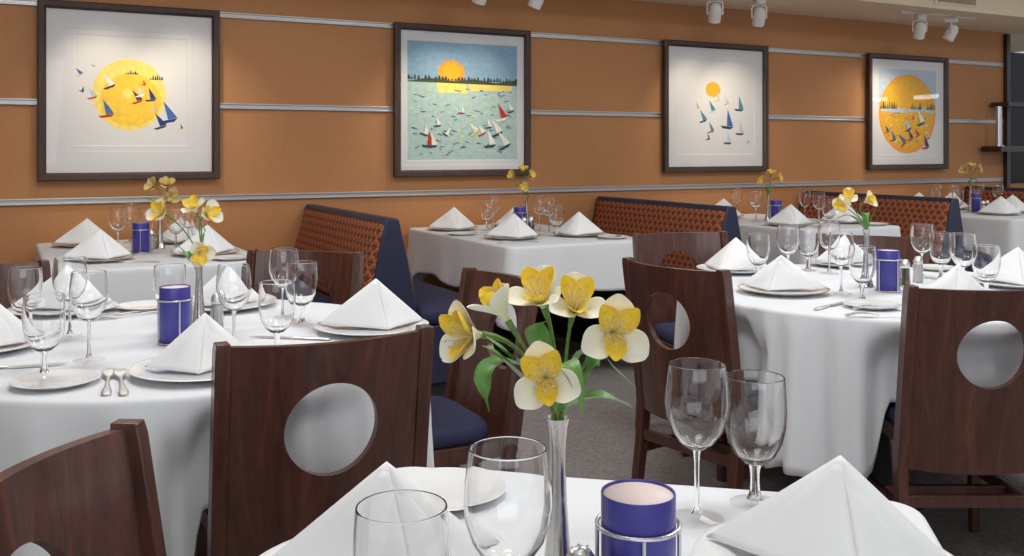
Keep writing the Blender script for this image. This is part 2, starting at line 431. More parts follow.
def napkin_mesh(w, h, f, bk, lean, ridge, seed):
    """a starched square folded to a standing pyramid: two front leaves on a ridge, a second layer below them, closed behind"""
    b = MB()
    A = Vector((lean, .012, h)); L = Vector((-w / 2, .02, .0198)); R = Vector((w / 2, .02, .0198)); F = Vector((ridge, -f, .0098)); B = Vector((0, bk, .0098))
    def leaf(P, Q, bulge, off, top):
        n = 14; rows = []; nrm = (P - A).cross(Q - A).normalized()
        if nrm.y * ((P + Q) / 2).y < 0 or nrm.z < -.2: nrm = -nrm
        for i in range(n + 1):
            t = i / n; row = []
            for j in range(n + 1):
                s_ = j / n; q = P.lerp(Q, s_); p = (A * top + q * (1 - top)).lerp(q, t); env = math.sin(PI * t) * math.sin(PI * s_)
                row.append(p + nrm * (env * bulge + off * math.sin(PI * s_) + env * .004 * math.sin(4 * s_ + 3 * t + seed)))
            rows.append(row)
        b.grid(rows)
    leaf(L, F, .010, 0, 1); leaf(F, R, .010, 0, 1); leaf(R, B, .006, 0, 1); leaf(B, L, .006, 0, 1)
    L2, F2, R2 = L + Vector((.016, -.004, 0)), F + Vector((.003, -.006, 0)), R + Vector((-.022, -.004, 0))
    leaf(L2, F2, .010, .002, .93); leaf(F2, R2, .010, .002, .82)
    return b
NAPKINS = []
def folded_napkin(v):
    def mk():
        p = [(.29, .140, .045, .07, .012, .035), (.28, .138, .085, .06, .0, -.03), (.29, .128, .035, .08, -.008, -.05), (.24, .130, .05, .05, .006, -.02)][v]
        return napkin_mesh(*p, v + 1).build('folded_napkin', M['napkin'], smooth=50, solid=.0022, weld=True)
    return mk
NAPKIN = [Kind(folded_napkin(v)) for v in range(4)]

def fork():
    b = MB()
    def zc(y): return .0030 + .010 * smooth01((y - .10) / .06) * (1 - smooth01((y - .17) / .035)) * .8 + .0022 * math.sin(PI * max(0, min(1, y / .13)))
    rings = []
    for y, w, t in ((0, .0045, .0012), (.004, .0080, .0016), (.018, .0088, .0018), (.05, .0050, .0018), (.09, .0032, .0018), (.118, .0036, .0018), (.130, .0075, .0014), (.140, .0115, .0012), (.152, .0125, .0011)):
        rings.append([(w * math.cos(2 * PI * k / 12), y, zc(y) + t * math.sin(2 * PI * k / 12)) for k in range(12)])
    b.loft(rings)
    for k in range(4):
        x = -.0096 + k * .0064
        b.loft([[(x + dx * q, y, zc(y) + dz) for dx, dz in ((-.0021, -.0009), (.0021, -.0009), (.0021, .0009), (-.0021, .0009))] for y, q in ((.149, 1.1), (.17, 1), (.190, .8), (.200, .35))])
    return b.build('fork', M['chrome'], smooth=50)
def knife():
    b = MB(); rings = []
    for y, w, t in ((0, .005, .0022), (.006, .0085, .0032), (.03, .0085, .0036), (.085, .0060, .0030), (.098, .0066, .0024)):
        rings.append([(w * math.cos(2 * PI * k / 12), y, .0038 + t * math.sin(2 * PI * k / 12)) for k in range(12)])
    b.loft(rings)
    b.loft([[(-.006, y, .0032), (e, y, .0038), (-.006, y, .0046)] for y, e in ((.097, .006), (.12, .0105), (.17, .0115), (.205, .008), (.222, -.003))])
    return b.build('table_knife', M['chrome'], smooth=40)
FORK, KNIFE = Kind(fork), Kind(knife)

def candle():
    """blue cup with a pale candle, standing in a wire stand"""
    r = thing('candle_cup', None, None)
    MB().lathe([(.0004, .004), (.0365, .004), (.0385, .007), (.0385, .1435), (.0382, .1448), (.0374, .1448), (.0370, .143), (.0368, .125), (.0004, .125)], 56).build('cup', M['blue'], r, smooth=40)
    MB().lathe([(.0366, .1251), (.0366, .1415), (.0355, .1425), (.018, .143), (.0004, .143)], 48).build('candle_wax', M['wax'], r, smooth=50)
    st = thing('wire_stand', None, None); st.parent = r; del_props = None
    for z in (.0030, .112):
        MB().tube([(.0425 * math.cos(2 * PI * k / 48), .0425 * math.sin(2 * PI * k / 48), z) for k in range(48)], .0024, 8, closed=True).build('ring', M['wire'], st, smooth=60)
    for k in range(4):
        a = PI / 4 + k * PI / 2
        MB().tube([(.0425 * math.cos(a), .0425 * math.sin(a), z) for z in (.003, .05, .112)], .0022, 8).build('upright', M['wire'], st, smooth=60)
    return r
CANDLE = Kind(candle)
def shaker(fill):
    def mk():
        r = thing('salt_shaker' if fill == 'salt' else 'pepper_shaker', None, None)
        prof = [(.0175, .0), (.0185, .003), (.0180, .035), (.0160, .068), (.0150, .075)]
        b = MB(); n = 8
        b.lathe([(.0004, 0)] + prof + [(.0135, .075), (.0145, .067), (.0162, .035), (.0165, .006), (.0004, .006)], n)
        b.build('body', M['bowl'], r, smooth=25)
        MB().lathe([(.0004, .0062), (.0160, .0062), (.0158, .035), (.0143, .066), (.0004, .067)], n).build('contents', M[fill], r, smooth=25)
        b = MB(); prof = []
        for k in range(9):
            t = k / 8; prof.append((.0172 * math.cos(t * PI / 2 * .97) + .0006 * (k % 2), .0755 + .024 * math.sin(t * PI / 2)))
        b.lathe([(.0004, .0752), (.0172, .0752)] + prof + [(.0004, .1000)], 16)
        for k in range(6):
            a = k * PI / 3; b.tube([(.009 * math.cos(a), .009 * math.sin(a), 0.094), (.0093 * math.cos(a), .0093 * math.sin(a), .0985)], .0012, 6)
        b.build('cap', M['chrome'], r, smooth=25)
        return r
    return mk
SALT, PEPPER = Kind(shaker('salt')), Kind(shaker('pepper'))
def bud_vase():
    p = [(.0004, .0), (.0245, .0), (.0262, .003), (.0225, .012), (.0175, .035), (.0135, .07), (.0102, .115), (.0086, .150), (.0088, .175), (.0106, .198), (.0132, .2100)]
    q = [(.0124, .2100), (.0098, .198), (.0080, .175), (.0078, .150), (.0094, .115), (.0120, .075), (.0004, .070)]
    return MB().lathe(p + q, 36).build('bud_vase', M['steel'], smooth=50)
VASE = Kind(bud_vase)

# flowers -----------------------------------------------------------
def petal_rows(L, w, az, flare0, flare1, cup, inner):
    rows = []; uvs = []; n, m = 9, 6
    x = z = 0.0; prev = 0
    ca, sa = math.cos(az), math.sin(az)
    for i in range(n + 1):
        t = i / n; phi = lerp(flare0, flare1, smooth01(t * 1.1))
        if i: x += L / n * math.sin(phi); z += L / n * math.cos(phi)
        if inner: ww = w * (.16 + .84 * math.sin(PI * min(1, t * .62 + .04)) ** 1.5) * (1 - t ** 9 * .8)
        else: ww = w * (.14 + .86 * math.sin(PI * (t ** 1.25) * .70) ** 1.2) * (1 - t ** 7 * .82)
        row = []; uv = []
        for j in range(-m // 2, m // 2 + 1):
            s_ = j / (m / 2); off = s_ * ww / 2; dip = cup * ww * (s_ * s_ - .35)
            rx, rz = x - dip * math.cos(phi), z + dip * math.sin(phi)
            row.append((rx * ca - off * sa, rx * sa + off * ca, rz)); uv.append((s_ * .5 + .5, t))
        rows.append(row); uvs.append(uv)
    return rows, uvs
def frame_to(d, up=(0, 0, 1)):
    d = Vector(d).normalized(); up = Vector(up)
    if abs(d.dot(up)) > .97: up = Vector((0, 1, 0))
    x = up.cross(d).normalized(); y = d.cross(x)
    return Matrix((x, y, d)).transposed()
def put_petal(b, L, w, az, f0, f1, cup, inner, R, at, mi):
    rows, uvs = petal_rows(L, w, az, f0, f1, cup, inner)
    b.grid([[R @ Vector(p) + at for p in r] for r in rows], mi, uvs)
def leaf_shape(b, pts, w, up=(0, 0, 1), mi=0, n=12):
    c = bez(pts, n); rows = []; uvs = []
    for i, p in enumerate(c):
        t = i / n; d = (c[min(i + 1, n)] - c[max(i - 1, 0)]).normalized()
        sd = d.cross(Vector(up)); sd = sd.normalized() if sd.length > 1e-4 else Vector((1, 0, 0)); nn = sd.cross(d)
        ww = w * (math.sin(PI * min(1, t ** .8 * .93 + .05)) ** .85); row = []
        for s_ in (-1, -.5, 0, .5, 1): row.append(p + sd * s_ * ww / 2 + nn * abs(s_) * ww * .16)
        rows.append(row); uvs.append([(s_ * .5 + .5, t) for s_ in (-1, -.5, 0, .5, 1)])
    b.grid(rows, mi, uvs)
MEAN = [0, 0]                                          # middle of a bunch: its stems stand round it
def flower(label, base, head, face, size=.037, openness=1., group=None, roll=0., fine=True, leaves=(), colours=('cream', 'yellow'), bow=(0, 0, 0)):
    """one alstroemeria stem standing in a vase: stem, tepals, anthers and its leaves"""
    h = Vector(head) - Vector(base); f = Vector(face).normalized()
    a = math.atan2(h.y - MEAN[1], h.x - MEAN[0]); o_ = Vector((math.cos(a), math.sin(a), 0)) * .0050
    r = thing('alstroemeria', label, 'flower', group, loc=Vector(base) + o_ * .7)
    leaves = [([Vector(q) - o_ * .7 for q in pts], w) for pts, w in leaves]
    h -= o_ * .7; tip = h - f * size * .25; mouth = o_ * .2 + Vector((0, 0, .140))
    st = [Vector((0, 0, 0)), mouth * .5, mouth * .85] + bez([mouth, mouth + Vector((o_.x * 1.5, o_.y * 1.5, .035)) + Vector(bow), tip - f * size * 1.1, tip], 9)
    MB().tube(st, [.0019] * (len(st) - 3) + [.0022, .003, .0042], 8).build('stem', M['stem'], r, smooth=60)
    R = frame_to(f) @ Matrix.Rotation(roll, 3, 'Z')
    f1o, f1i = math.radians(32 + 48 * openness), math.radians(16 + 42 * openness)
    out = [(PI / 2, 1.0), (PI / 2 + 2.18, 1.06), (PI / 2 - 2.18, 1.06)]; inn = [(PI / 2 + .66, 1.0), (PI / 2 - .66, 1.0), (-PI / 2, .95)]
    cr, ye = M[colours[0]], M[colours[1]]
    if fine:
        for az, k in out:
            b = MB(); put_petal(b, size * k, size * .80, az, .35, f1o, .22, False, R, tip, 0); b.build('petal', cr, r, smooth=180, solid=.0006, sub=1)
        for az, k in inn:
            b = MB(); put_petal(b, size * k, size * .50, az, .25, f1i, .30, True, R, tip + f * .0015, 0); b.build('petal', ye, r, smooth=180, solid=.0006, sub=1)
        b = MB()
        for k in range(6):
            a = k * PI / 3 + .3; e = R @ Vector((.010 * math.cos(a), .010 * math.sin(a) - .003, size * .82)) + tip
            b.tube([tip, (tip + e) / 2 + R @ Vector((0, -.002, 0)), e], .0005, 5); b.lathe([(.0003, -.0016), (.0012, -.0006), (.0012, .0006), (.0003, .0016)], 6, c=e)
        b.build('stamen', M['anther'], r, smooth=60)
    else:
        b = MB()
        for az, k in out: put_petal(b, size * k, size * .9, az, .35, f1o, .22, False, R, tip, 0)
        for az, k in inn: put_petal(b, size * k, size * .52, az, .25, f1i, .34, True, R, tip + f * .0015, 1)
        b.build('blossom', [cr, ye], r, smooth=180)
    for pts, w in leaves:
        b = MB(); leaf_shape(b, pts, w); b.build('leaf', M['leaf'], r, smooth=180)
    return r

# tables ------------------------------------------------------------
ZT = .75
def cloth_skirt(outline, top_z, drop, folds, name, M_, label, cat='tablecloth', loc=(0, 0, 0), rz=0, inner_rings=(0, .35, .7, .93, 1)):
    """outline(u)->(x, y, nx, ny) closed rim; drop(u)->hem depth; folds(u, t)->outward push"""
    n = 320; rows = []
    for k in inner_rings:
        rows.append([(outline(i / n)[0] * max(k, .001), outline(i / n)[1] * max(k, .001), top_z) for i in range(n)])
    R = .012
    for q in (1, 2, 3):
        a = q / 3 * PI / 2; row = []
        for i in range(n):
            x, y, nx, ny = outline(i / n); row.append((x + nx * R * math.sin(a), y + ny * R * math.sin(a), top_z - R * (1 - math.cos(a))))
        rows.append(row)
    T = 16
    for q in range(1, T + 1):
        t = q / T; row = []
        for i in range(n):
            u = i / n; x, y, nx, ny = outline(u); o = R + folds(u, t)
            row.append((x + nx * o, y + ny * o, top_z - R - (drop(u) - R) * t))
        rows.append(row)
    b = MB(); b.grid(rows, wrap=True)
    o = b.build(name, M_, smooth=180, loc=loc, rot=rz, solid=.0016)
    return tag(o, label, cat)
def circle(r):
    def f(u): a = 2 * PI * u; return r * math.cos(a), r * math.sin(a), math.cos(a), math.sin(a)
    return f
def rounded_rect(hx, hy, rad):
    segs = []; pts = []
    for cx_, cy_, a0 in ((hx - rad, hy - rad, 0), (-hx + rad, hy - rad, PI / 2), (-hx + rad, -hy + rad, PI), (hx - rad, -hy + rad, 1.5 * PI)):
        for k in range(13):
            a = a0 + PI / 2 * k / 12; pts.append((cx_ + rad * math.cos(a), cy_ + rad * math.sin(a), math.cos(a), math.sin(a)))
    d = [0]
    for i in range(len(pts)):
        p, q = pts[i], pts[(i + 1) % len(pts)]; d.append(d[-1] + math.hypot(p[0] - q[0], p[1] - q[1]) + .012 * (math.hypot(p[2] - q[2], p[3] - q[3]) > 0))
    tot = d[-1]
    def f(u):
        s_ = (u % 1) * tot; i = 0
        lo, hi = 0, len(pts) - 1
        while lo < hi:
            m = (lo + hi + 1) // 2
            if d[m] <= s_: lo = m
            else: hi = m - 1
        p, q = pts[lo], pts[(lo + 1) % len(pts)]; t = (s_ - d[lo]) / max(1e-9, d[lo + 1] - d[lo])
        nx, ny = lerp(p[2], q[2], t), lerp(p[3], q[3], t); L = math.hypot(nx, ny)
        return lerp(p[0], q[0], t), lerp(p[1], q[1], t), nx / L, ny / L
    return f
def pedestal_table(name, label, group, top_mb, loc, rz=0):
    r = thing(name, label, 'table', group, loc, rz)
    top_mb.build('tabletop', M['darkwood'], r, smooth=30)
    MB().lathe([(.0004, .03), (.06, .03), (.05, .06), (.04, .2), (.04, .62), (.07, .70), (.15, .7085), (.0004, .7088)], 24).build('pedestal', M['black'], r, smooth=40)
    MB().lathe([(.0004, 0), (.17, 0), (.175, .008), (.17, .018), (.1, .028), (.0004, .0295)], 32).build('base', M['black'], r, smooth=30)
    return r
def wobble(seed, terms):
    rnd = random.Random(seed); ph = [(k, rnd.uniform(0, 2 * PI), a) for k, a in terms]
    return lambda u: sum(a * math.sin(2 * PI * k * u + p) for k, p, a in ph)
def pleats(seed, N, amp):
    """rounded hanging folds of uneven width with tight valleys between them"""
    rnd = random.Random(seed); p = [rnd.uniform(0, 2 * PI) for _ in range(6)]
    def f(u):
        a = 2 * PI * u; ph = N * u + .35 * math.sin(3 * a + p[0]) + .25 * math.sin(5 * a + p[1])
        w = 1 - (.5 + .5 * math.cos(2 * PI * ph)) ** 2.2
        k = amp * (.68 + .32 * math.sin(4 * a + p[2])) * (.8 + .2 * math.sin(7 * a + p[3]))
        ph2 = 2.3 * N * u + .5 * math.sin(4 * a + p[4])
        return k * w + .10 * amp * math.sin(2 * PI * round(2.3 * N) * u + p[5])
    return f
# ------------------------------------------------------------------ pictures on the wall
class Art:
    """flat printed picture, one mesh; coordinates 0..1 across the sheet"""
    def __init__(s, w, h): s.b = MB(); s.mats = []; s.w = w; s.h = h; s.k = 0
    def idx(s, c):
        m = INK[c] if c in INK else M[c]
        if m not in s.mats: s.mats.append(m)
        return s.mats.index(m)
    def poly(s, pts, c):
        s.k += 1; y = -.00002 * s.k
        s.b.add([((u - .5) * s.w, y, (v - .5) * s.h) for u, v in pts], [tuple(range(len(pts)))], s.idx(c))
    def disc(s, u, v, rx, ry, c, n=40, rag=0):
        s.poly([(u + rx * math.cos(2 * PI * i / n) * (1 + rag * random.uniform(-1, 1)), v + ry * math.sin(2 * PI * i / n) * (1 + rag * random.uniform(-1, 1))) for i in range(n)], c)
    def boat(s, u, v, k, sail, hull, lean=0., jib=None):
        a = s.w / s.h
        f = lambda x, y: (u + (x * math.cos(lean) - y * math.sin(lean)) * k, v + (x * math.sin(lean) + y * math.cos(lean)) * k * a)
        s.poly([f(.04, .08), f(.5, .10), f(.30, .5), f(.0, 1.05)], sail)
        if jib: s.poly([f(-.04, .08), f(-.40, .12), f(-.02, .85)], jib)
        s.poly([f(-.42, .06), f(-.25, -.08), f(.32, -.08), f(.52, .08)], hull)
    def stroke(s, u, v, l, t, c, ang=0):
        ca, sa = math.cos(ang), math.sin(ang)
        s.poly([(u + x * ca - y * sa, v + x * sa + y * ca) for x, y in ((-l, -t), (l, -t * .4), (l, t * .5), (-l * .6, t))], c)
    def skyline(s, v, c, u0=0., u1=1., hgt=.02, n=26):
        for i in range(n):
            u = lerp(u0, u1, i / n); h = hgt * random.uniform(.3, 1.4); w = (u1 - u0) / n * random.uniform(.6, 1.1)
            s.poly([(u, v), (min(u1, u + w), v), (min(u1, u + w * .9), v + h * .7), (u + w * .4, v + h)], c)
def picture(x0, x1, z0, z1, border, top, art_fn, name, label, step=True):
    w, h = x1 - x0, z1 - z0; cx_, cz = (x0 + x1) / 2, (z0 + z1) / 2
    r = thing(name, label, 'picture', 'framed pictures along the ochre wall', (cx_, WY - .020, cz))
    t, d = .043, .036; b = MB()
    pr = [(0, 0), (0, -d), (.006, -d - .003), (t - .012, -d), (t - .004, -d + .006), (t, -d + .012), (t, 0)]
    rings = []
    for sx, sz in ((-1, -1), (1, -1), (1, 1), (-1, 1)):
        rings.append([(sx * (w / 2 - q), y, sz * (h / 2 - q)) for q, y in pr])
    rings.append(rings[0]); b.loft(rings, cap=False)
    b.build('frame', M['frame'], r, smooth=25)
    MB().box((0, -.004, 0), (w - .01, .006, h - .01)).build('backing', M['darkwood'], r, smooth=0)
    iw, ih = w - 2 * t + .01, h - 2 * t + .01; bx, bt, bb = border
    ow, oh = iw - 2 * bx, ih - bt - bb; oz = (bb - bt) / 2
    b = MB()                                          # mat board with a bevelled window
    def win(q, y): return [(sx * (ow / 2 + q), y, oz + sz * (oh / 2 + q)) for sx, sz in ((-1, -1), (1, -1), (1, 1), (-1, 1))]
    rect = [(sx * iw / 2, -.0125, sz * ih / 2) for sx, sz in ((-1, -1), (1, -1), (1, 1), (-1, 1))]
    b.loft([rect, win(.034, -.0125), win(.031, -.0108), win(.004, -.0108), win(0, -.0082)] if step else [rect, win(.004, -.0125), win(0, -.0082)], cap=False)
    b.build('mat_board', M['mat'], r, smooth=0)
    a = Art(ow + .01, oh + .01); art_fn(a); p = a.b.build('print', a.mats, r, smooth=0, loc=(0, -.0078, oz))
    MB().box((0, -.0205, 0), (iw, .0015, ih)).build('glazing', M['pane'], r, smooth=0)
    return r
def art_sun(a):
    a.poly([(0, 0), (1, 0), (1, 1), (0, 1)], 'paper'); a.disc(.48, .47, .325, .325, 'sunlight', 48, .012); a.disc(.49, .42, .27, .24, 'sun', 40, .03)
    a.disc(.46, .48, .045, .045, 'sunlight')
    for q in ((.05, .63, .075, 'blue', 'grey', .5), (.16, .72, .04, 'grey', 'dark', -.6), (.15, .43, .10, 'pale', 'red', .25), (.27, .27, .155, 'blue', 'red', .15), (.30, .53, .13, 'white', 'dark', .4), (.545, .40, .12, 'dark', 'red', .35),
              (.57, .46, .10, 'grey', 'white', .3), (.66, .42, .12, 'navy', 'navy', .1), (.60, .56, .05, 'red', 'red', 0), (.75, .17, .14, 'navy', 'dark', .3), (.82, .23, .19, 'blue', 'navy', .2), (.94, .16, .05, 'green', 'sun', 0), (.70, .33, .06, 'pale', 'grey', .3), (.06, .49, .05, 'dark', 'dark', -.4)):
        a.boat(*q)
    a.skyline(.655, 'dark', .44, .56, .035, 6); a.skyline(.61, 'green', .66, .78, .04, 6)
def art_harbour(a):
    a.poly([(0, 0), (1, 0), (1, 1), (0, 1)], 'sea'); a.poly([(0, .66), (1, .66), (1, 1), (0, 1)], 'sky')
    a.disc(.39, .74, .12, .105, 'orange', 40, .02); a.disc(.39, .75, .085, .07, 'amber')
    a.poly([(.27, .57), (.53, .57), (.52, .665), (.26, .665)], 'sunlight'); a.poly([(.55, .59), (.94, .60), (.95, .65), (.54, .65)], 'sunlight')
    a.poly([(0, .66), (.2, .69), (.42, .67), (.6, .69), (.8, .665), (1, .70), (1, .645), (0, .655)], 'green'); a.skyline(.675, 'dark', 0, 1, .035, 34)
    rnd = random.Random(3)
    for i in range(150):
        v = rnd.uniform(.04, .62); a.stroke(rnd.uniform(.04, .96), v, rnd.uniform(.008, .03), .004, rnd.choice(['blue', 'dark', 'navy', 'white', 'pale', 'sunlight']), rnd.uniform(-.5, .5))
    for q in ((.14, .22, .09, 'white', 'dark', -.3), (.17, .12, .12, 'red', 'dark', -.15), (.21, .12, .11, 'white', 'dark', 0), (.26, .29, .08, 'white', 'navy', .1), (.33, .22, .07, 'white', 'dark', -.6), (.48, .40, .06, 'white', 'red', 0), (.60, .23, .10, 'white', 'sun', .6),
              (.66, .22, .09, 'white', 'red', .4), (.73, .12, .13, 'white', 'dark', .1), (.80, .22, .13, 'white', 'dark', .35), (.84, .35, .13, 'red', 'white', .2), (.87, .11, .14, 'white', 'dark', .4), (.93, .42, .08, 'white', 'dark', .3), (.72, .28, .08, 'white', 'dark', .1)):
        a.boat(*q)
def art_small_sun(a):
    a.poly([(0, 0), (1, 0), (1, 1), (0, 1)], 'paper'); a.disc(.46, .69, .095, .08, 'amber', 36, .03)
    for q in ((.26, .48, .07, 'orange', 'grey', .2), (.33, .35, .12, 'teal', 'dark', .3), (.44, .45, .12, 'teal', 'pale', .25), (.51, .57, .09, 'pale', 'sun', .1), (.63, .54, .08, 'pale', 'orange', .2), (.79, .48, .14, 'teal', 'dark', -.05), (.63, .29, .18, 'blue', 'dark', -.1),
              (.43, .24, .10, 'teal', 'red', .2), (.80, .22, .13, 'pale', 'dark', -.05), (.64, .12, .12, 'pale', 'dark', -.05), (.39, .16, .07, 'teal', 'dark', 0), (.92, .13, .05, 'grey', 'dark', .6)):
        a.boat(*q)
def art_oval(a):
    a.poly([(0, 0), (1, 0), (1, 1), (0, 1)], 'grey'); a.poly([(0, .52), (1, .52), (1, 1), (0, 1)], 'pale'); a.poly([(0, 0), (1, 0), (1, .5), (0, .5)], 'paper')
    a.disc(.5, .48, .49, .46, 'orange', 56, .008); a.disc(.5, .50, .45, .42, 'amber', 48, .02)
    a.poly([(.03, .52), (.3, .55), (.5, .53), (.7, .56), (.97, .52), (.96, .49), (.7, .51), (.4, .49), (.05, .5)], 'pale')
    for u0, u1 in ((.03, .32), (.55, .75), (.82, .98)): a.skyline(.535, 'green', u0, u1, .07, 8)
    rnd = random.Random(9)
    for i in range(50): a.stroke(rnd.uniform(.15, .85), rnd.uniform(.14, .5), .025, .005, rnd.choice(['sunlight', 'white', 'dark', 'blue']), rnd.uniform(-.6, .6))
    for q in ((.14, .26, .09, 'navy', 'red', .3), (.24, .17, .12, 'blue', 'dark', .2), (.42, .12, .15, 'blue', 'red', .6), (.50, .29, .15, 'pale', 'navy', .4), (.54, .18, .13, 'navy', 'red', .3), (.66, .22, .10, 'red', 'dark', .4), (.72, .36, .18, 'white', 'dark', .3), (.80, .08, .16, 'navy', 'red', .1), (.86, .20, .08, 'pale', 'red', .2), (.58, .42, .06, 'red', 'red', 0)):
        a.boat(*q)
picture(.176, 1.122, 1.078, 2.05, (.145, .14, .155), 0, art_sun, 'framed_picture', 'wide-matted framed print of small sailboats crossing one big yellow sun')
picture(2.2, 3.18, 1.072, 2.052, (.055, .07, .07), 0, art_harbour, 'framed_picture', 'framed print of an orange sun over a pale blue-green harbour full of sails')
picture(4.307, 5.31, 1.075, 2.055, (.09, .10, .10), 0, art_small_sun, 'framed_picture', 'framed mostly white print with a small orange sun above a dozen tiny boats', False)
picture(6.43, 7.42, 1.075, 2.056, (.10, .085, .09), 0, art_oval, 'framed_picture', 'framed print filled by a tall amber oval with boats in its lower half')

# ------------------------------------------------------------------ track lamps below the soffit
def spotlight():
    r = thing('track_spotlight', None, None)           # origin at the ceiling; aims along local +y, downwards
    MB().box((0, 0, -.028), (.075, .12, .045)).build('mount', M['lampwhite'], r, smooth=0, bevel=.005)
    b = MB(); b.tube([(-.062, 0, -.16), (-.062, 0, -.075), (-.05, 0, -.058), (0, 0, -.054), (.05, 0, -.058), (.062, 0, -.075), (.062, 0, -.16)], .007, 8)
    b.build('yoke', M['lampwhite'], r, smooth=60)
    R = Matrix.Rotation(math.radians(-90 - 62), 3, 'X'); b = MB()
    pr = [(.0004, -.085), (.022, -.085), (.034, -.075), (.048, -.045), (.050, .0), (.050, .065), (.047, .067), (.044, .062), (.040, .02), (.0004, .018)]
    n = 32; vs = []; b.lathe(pr, n); b.v = [tuple(R @ Vector(p) + Vector((0, .0, -.155))) for p in b.v]
    b.build('lamp_head', M['lampwhite'], r, smooth=40)
    for s_ in (-1, 1):
        k = MB().lathe([(.0004, -.005), (.011, -.005), (.011, .005), (.0004, .005)], 16); k.v = [(z + s_ * .058, x, y - .155) for x, y, z in k.v]
        k.build('pivot_knob', M['lampwhite'], r, smooth=30)
    return r
SPOT = Kind(spotlight)
TY = 5.20
for i, (x0, x1) in enumerate(((2.38, 3.15), (4.18, 4.95), (6.2, 7.1))):
    b = MB(); b.box(((x0 + x1) / 2, TY, SOF - .006), (x1 - x0, .035, .012)); b.box((x0 + .05, TY, SOF - .011), (.10, .04, .022))
    o = b.build('light_track', M['lampwhite'], smooth=0, bevel=.002)
    tag(o, ['white ceiling track above the blue-green harbour print', 'white ceiling track above the small-sun print', 'white ceiling track above the amber oval print'][i], 'light track', 'lamp tracks on the soffit')
SPX = [(2.56, 2.45, 'white track spotlight above the harbour print, nearer the big-sun print'), (2.95, 2.62, 'white track spotlight tilted above the harbour print, nearer the small-sun print'), (4.36, 4.65, 'white track spotlight above the small-sun print, first of its pair from the harbour print'),
       (4.76, 5.0, 'white track spotlight above the small-sun print, second of its pair from the harbour print'), (6.43, 6.75, 'white track spotlight hanging upright above the oval print'), (6.99, 6.45, 'white track spotlight above the oval print, tilted, nearer the wall vent and bar')]
SPX[5] = (6.80, 6.3, 'white track spotlight above the oval print, second of its pair, nearer the bar opening')
def light(name, typ, loc, energy, col, **k):
    d = bpy.data.lights.new(name, typ); d.energy = energy; d.color = col
    tgt = k.pop('aim', None)
    for a, v in k.items(): setattr(d, a, v)
    o = bpy.data.objects.new(name, d); C.objects.link(o); o.location = loc
    if tgt: o.rotation_euler = (Vector(tgt) - Vector(loc)).to_track_quat('-Z', 'Y').to_euler()
    return o
for x, tx, lab in SPX:
    a = math.atan2(-(tx - x), WY - TY)
    SPOT.put(lab, 'spotlight', 'track spotlights on the soffit', (x, TY, SOF - .012), a).scale = (.86, .86, .86)
    dr = Matrix.Rotation(a, 3, 'Z') @ Vector((0, math.sin(math.radians(62)) * .0 + .47, -.88))
    p = Vector((x, TY, SOF - .167)) + dr.normalized() * .075
    light('spot_bulb', 'SPOT', p, SPOTW, (1, .86, .66), aim=(tx, WY, 1.32), spot_size=math.radians(80), spot_blend=1., shadow_soft_size=.03)

for x, tx in ((.45, .55), (.85, .95)):                 # the pair of track lamps over the big-sun print hangs above the frame
    light('spot_bulb', 'SPOT', (x, TY + .05, SOF - .23), SPOTW, (1, .86, .66), aim=(tx, WY, 1.32), spot_size=math.radians(80), spot_blend=1., shadow_soft_size=.03)
# bar shelf beyond the wall end
r = thing('bar_shelf', 'dark bar ledge with a red-brown upper shelf at the end of the ochre wall', 'shelf', loc=(8.3, 5.55, 1.25))
MB().box((.45, .07, .0), (1.72, .2, .05)).build('ledge', M['darkwood'], r, smooth=0, bevel=.004)
MB().box((.50, .07, .405), (1.58, .18, .04)).build('shelf_board', M['darkwood'], r, smooth=0, bevel=.004)
b = MB(); b.tube([(-.33, .05, .025), (-.33, .05, .385)], .026, 12); b.lathe([(.0004, .0255), (.05, .0255), (.05, .033), (.0004, .033)], 16, c=(-.33, .05, 0)); b.build('upright', M['wire'], r, smooth=40)
MB().tube([(1.0, -.05, .025), (1.0, -.05, .385)], .026, 12).build('upright', M['wire'], r, smooth=40)

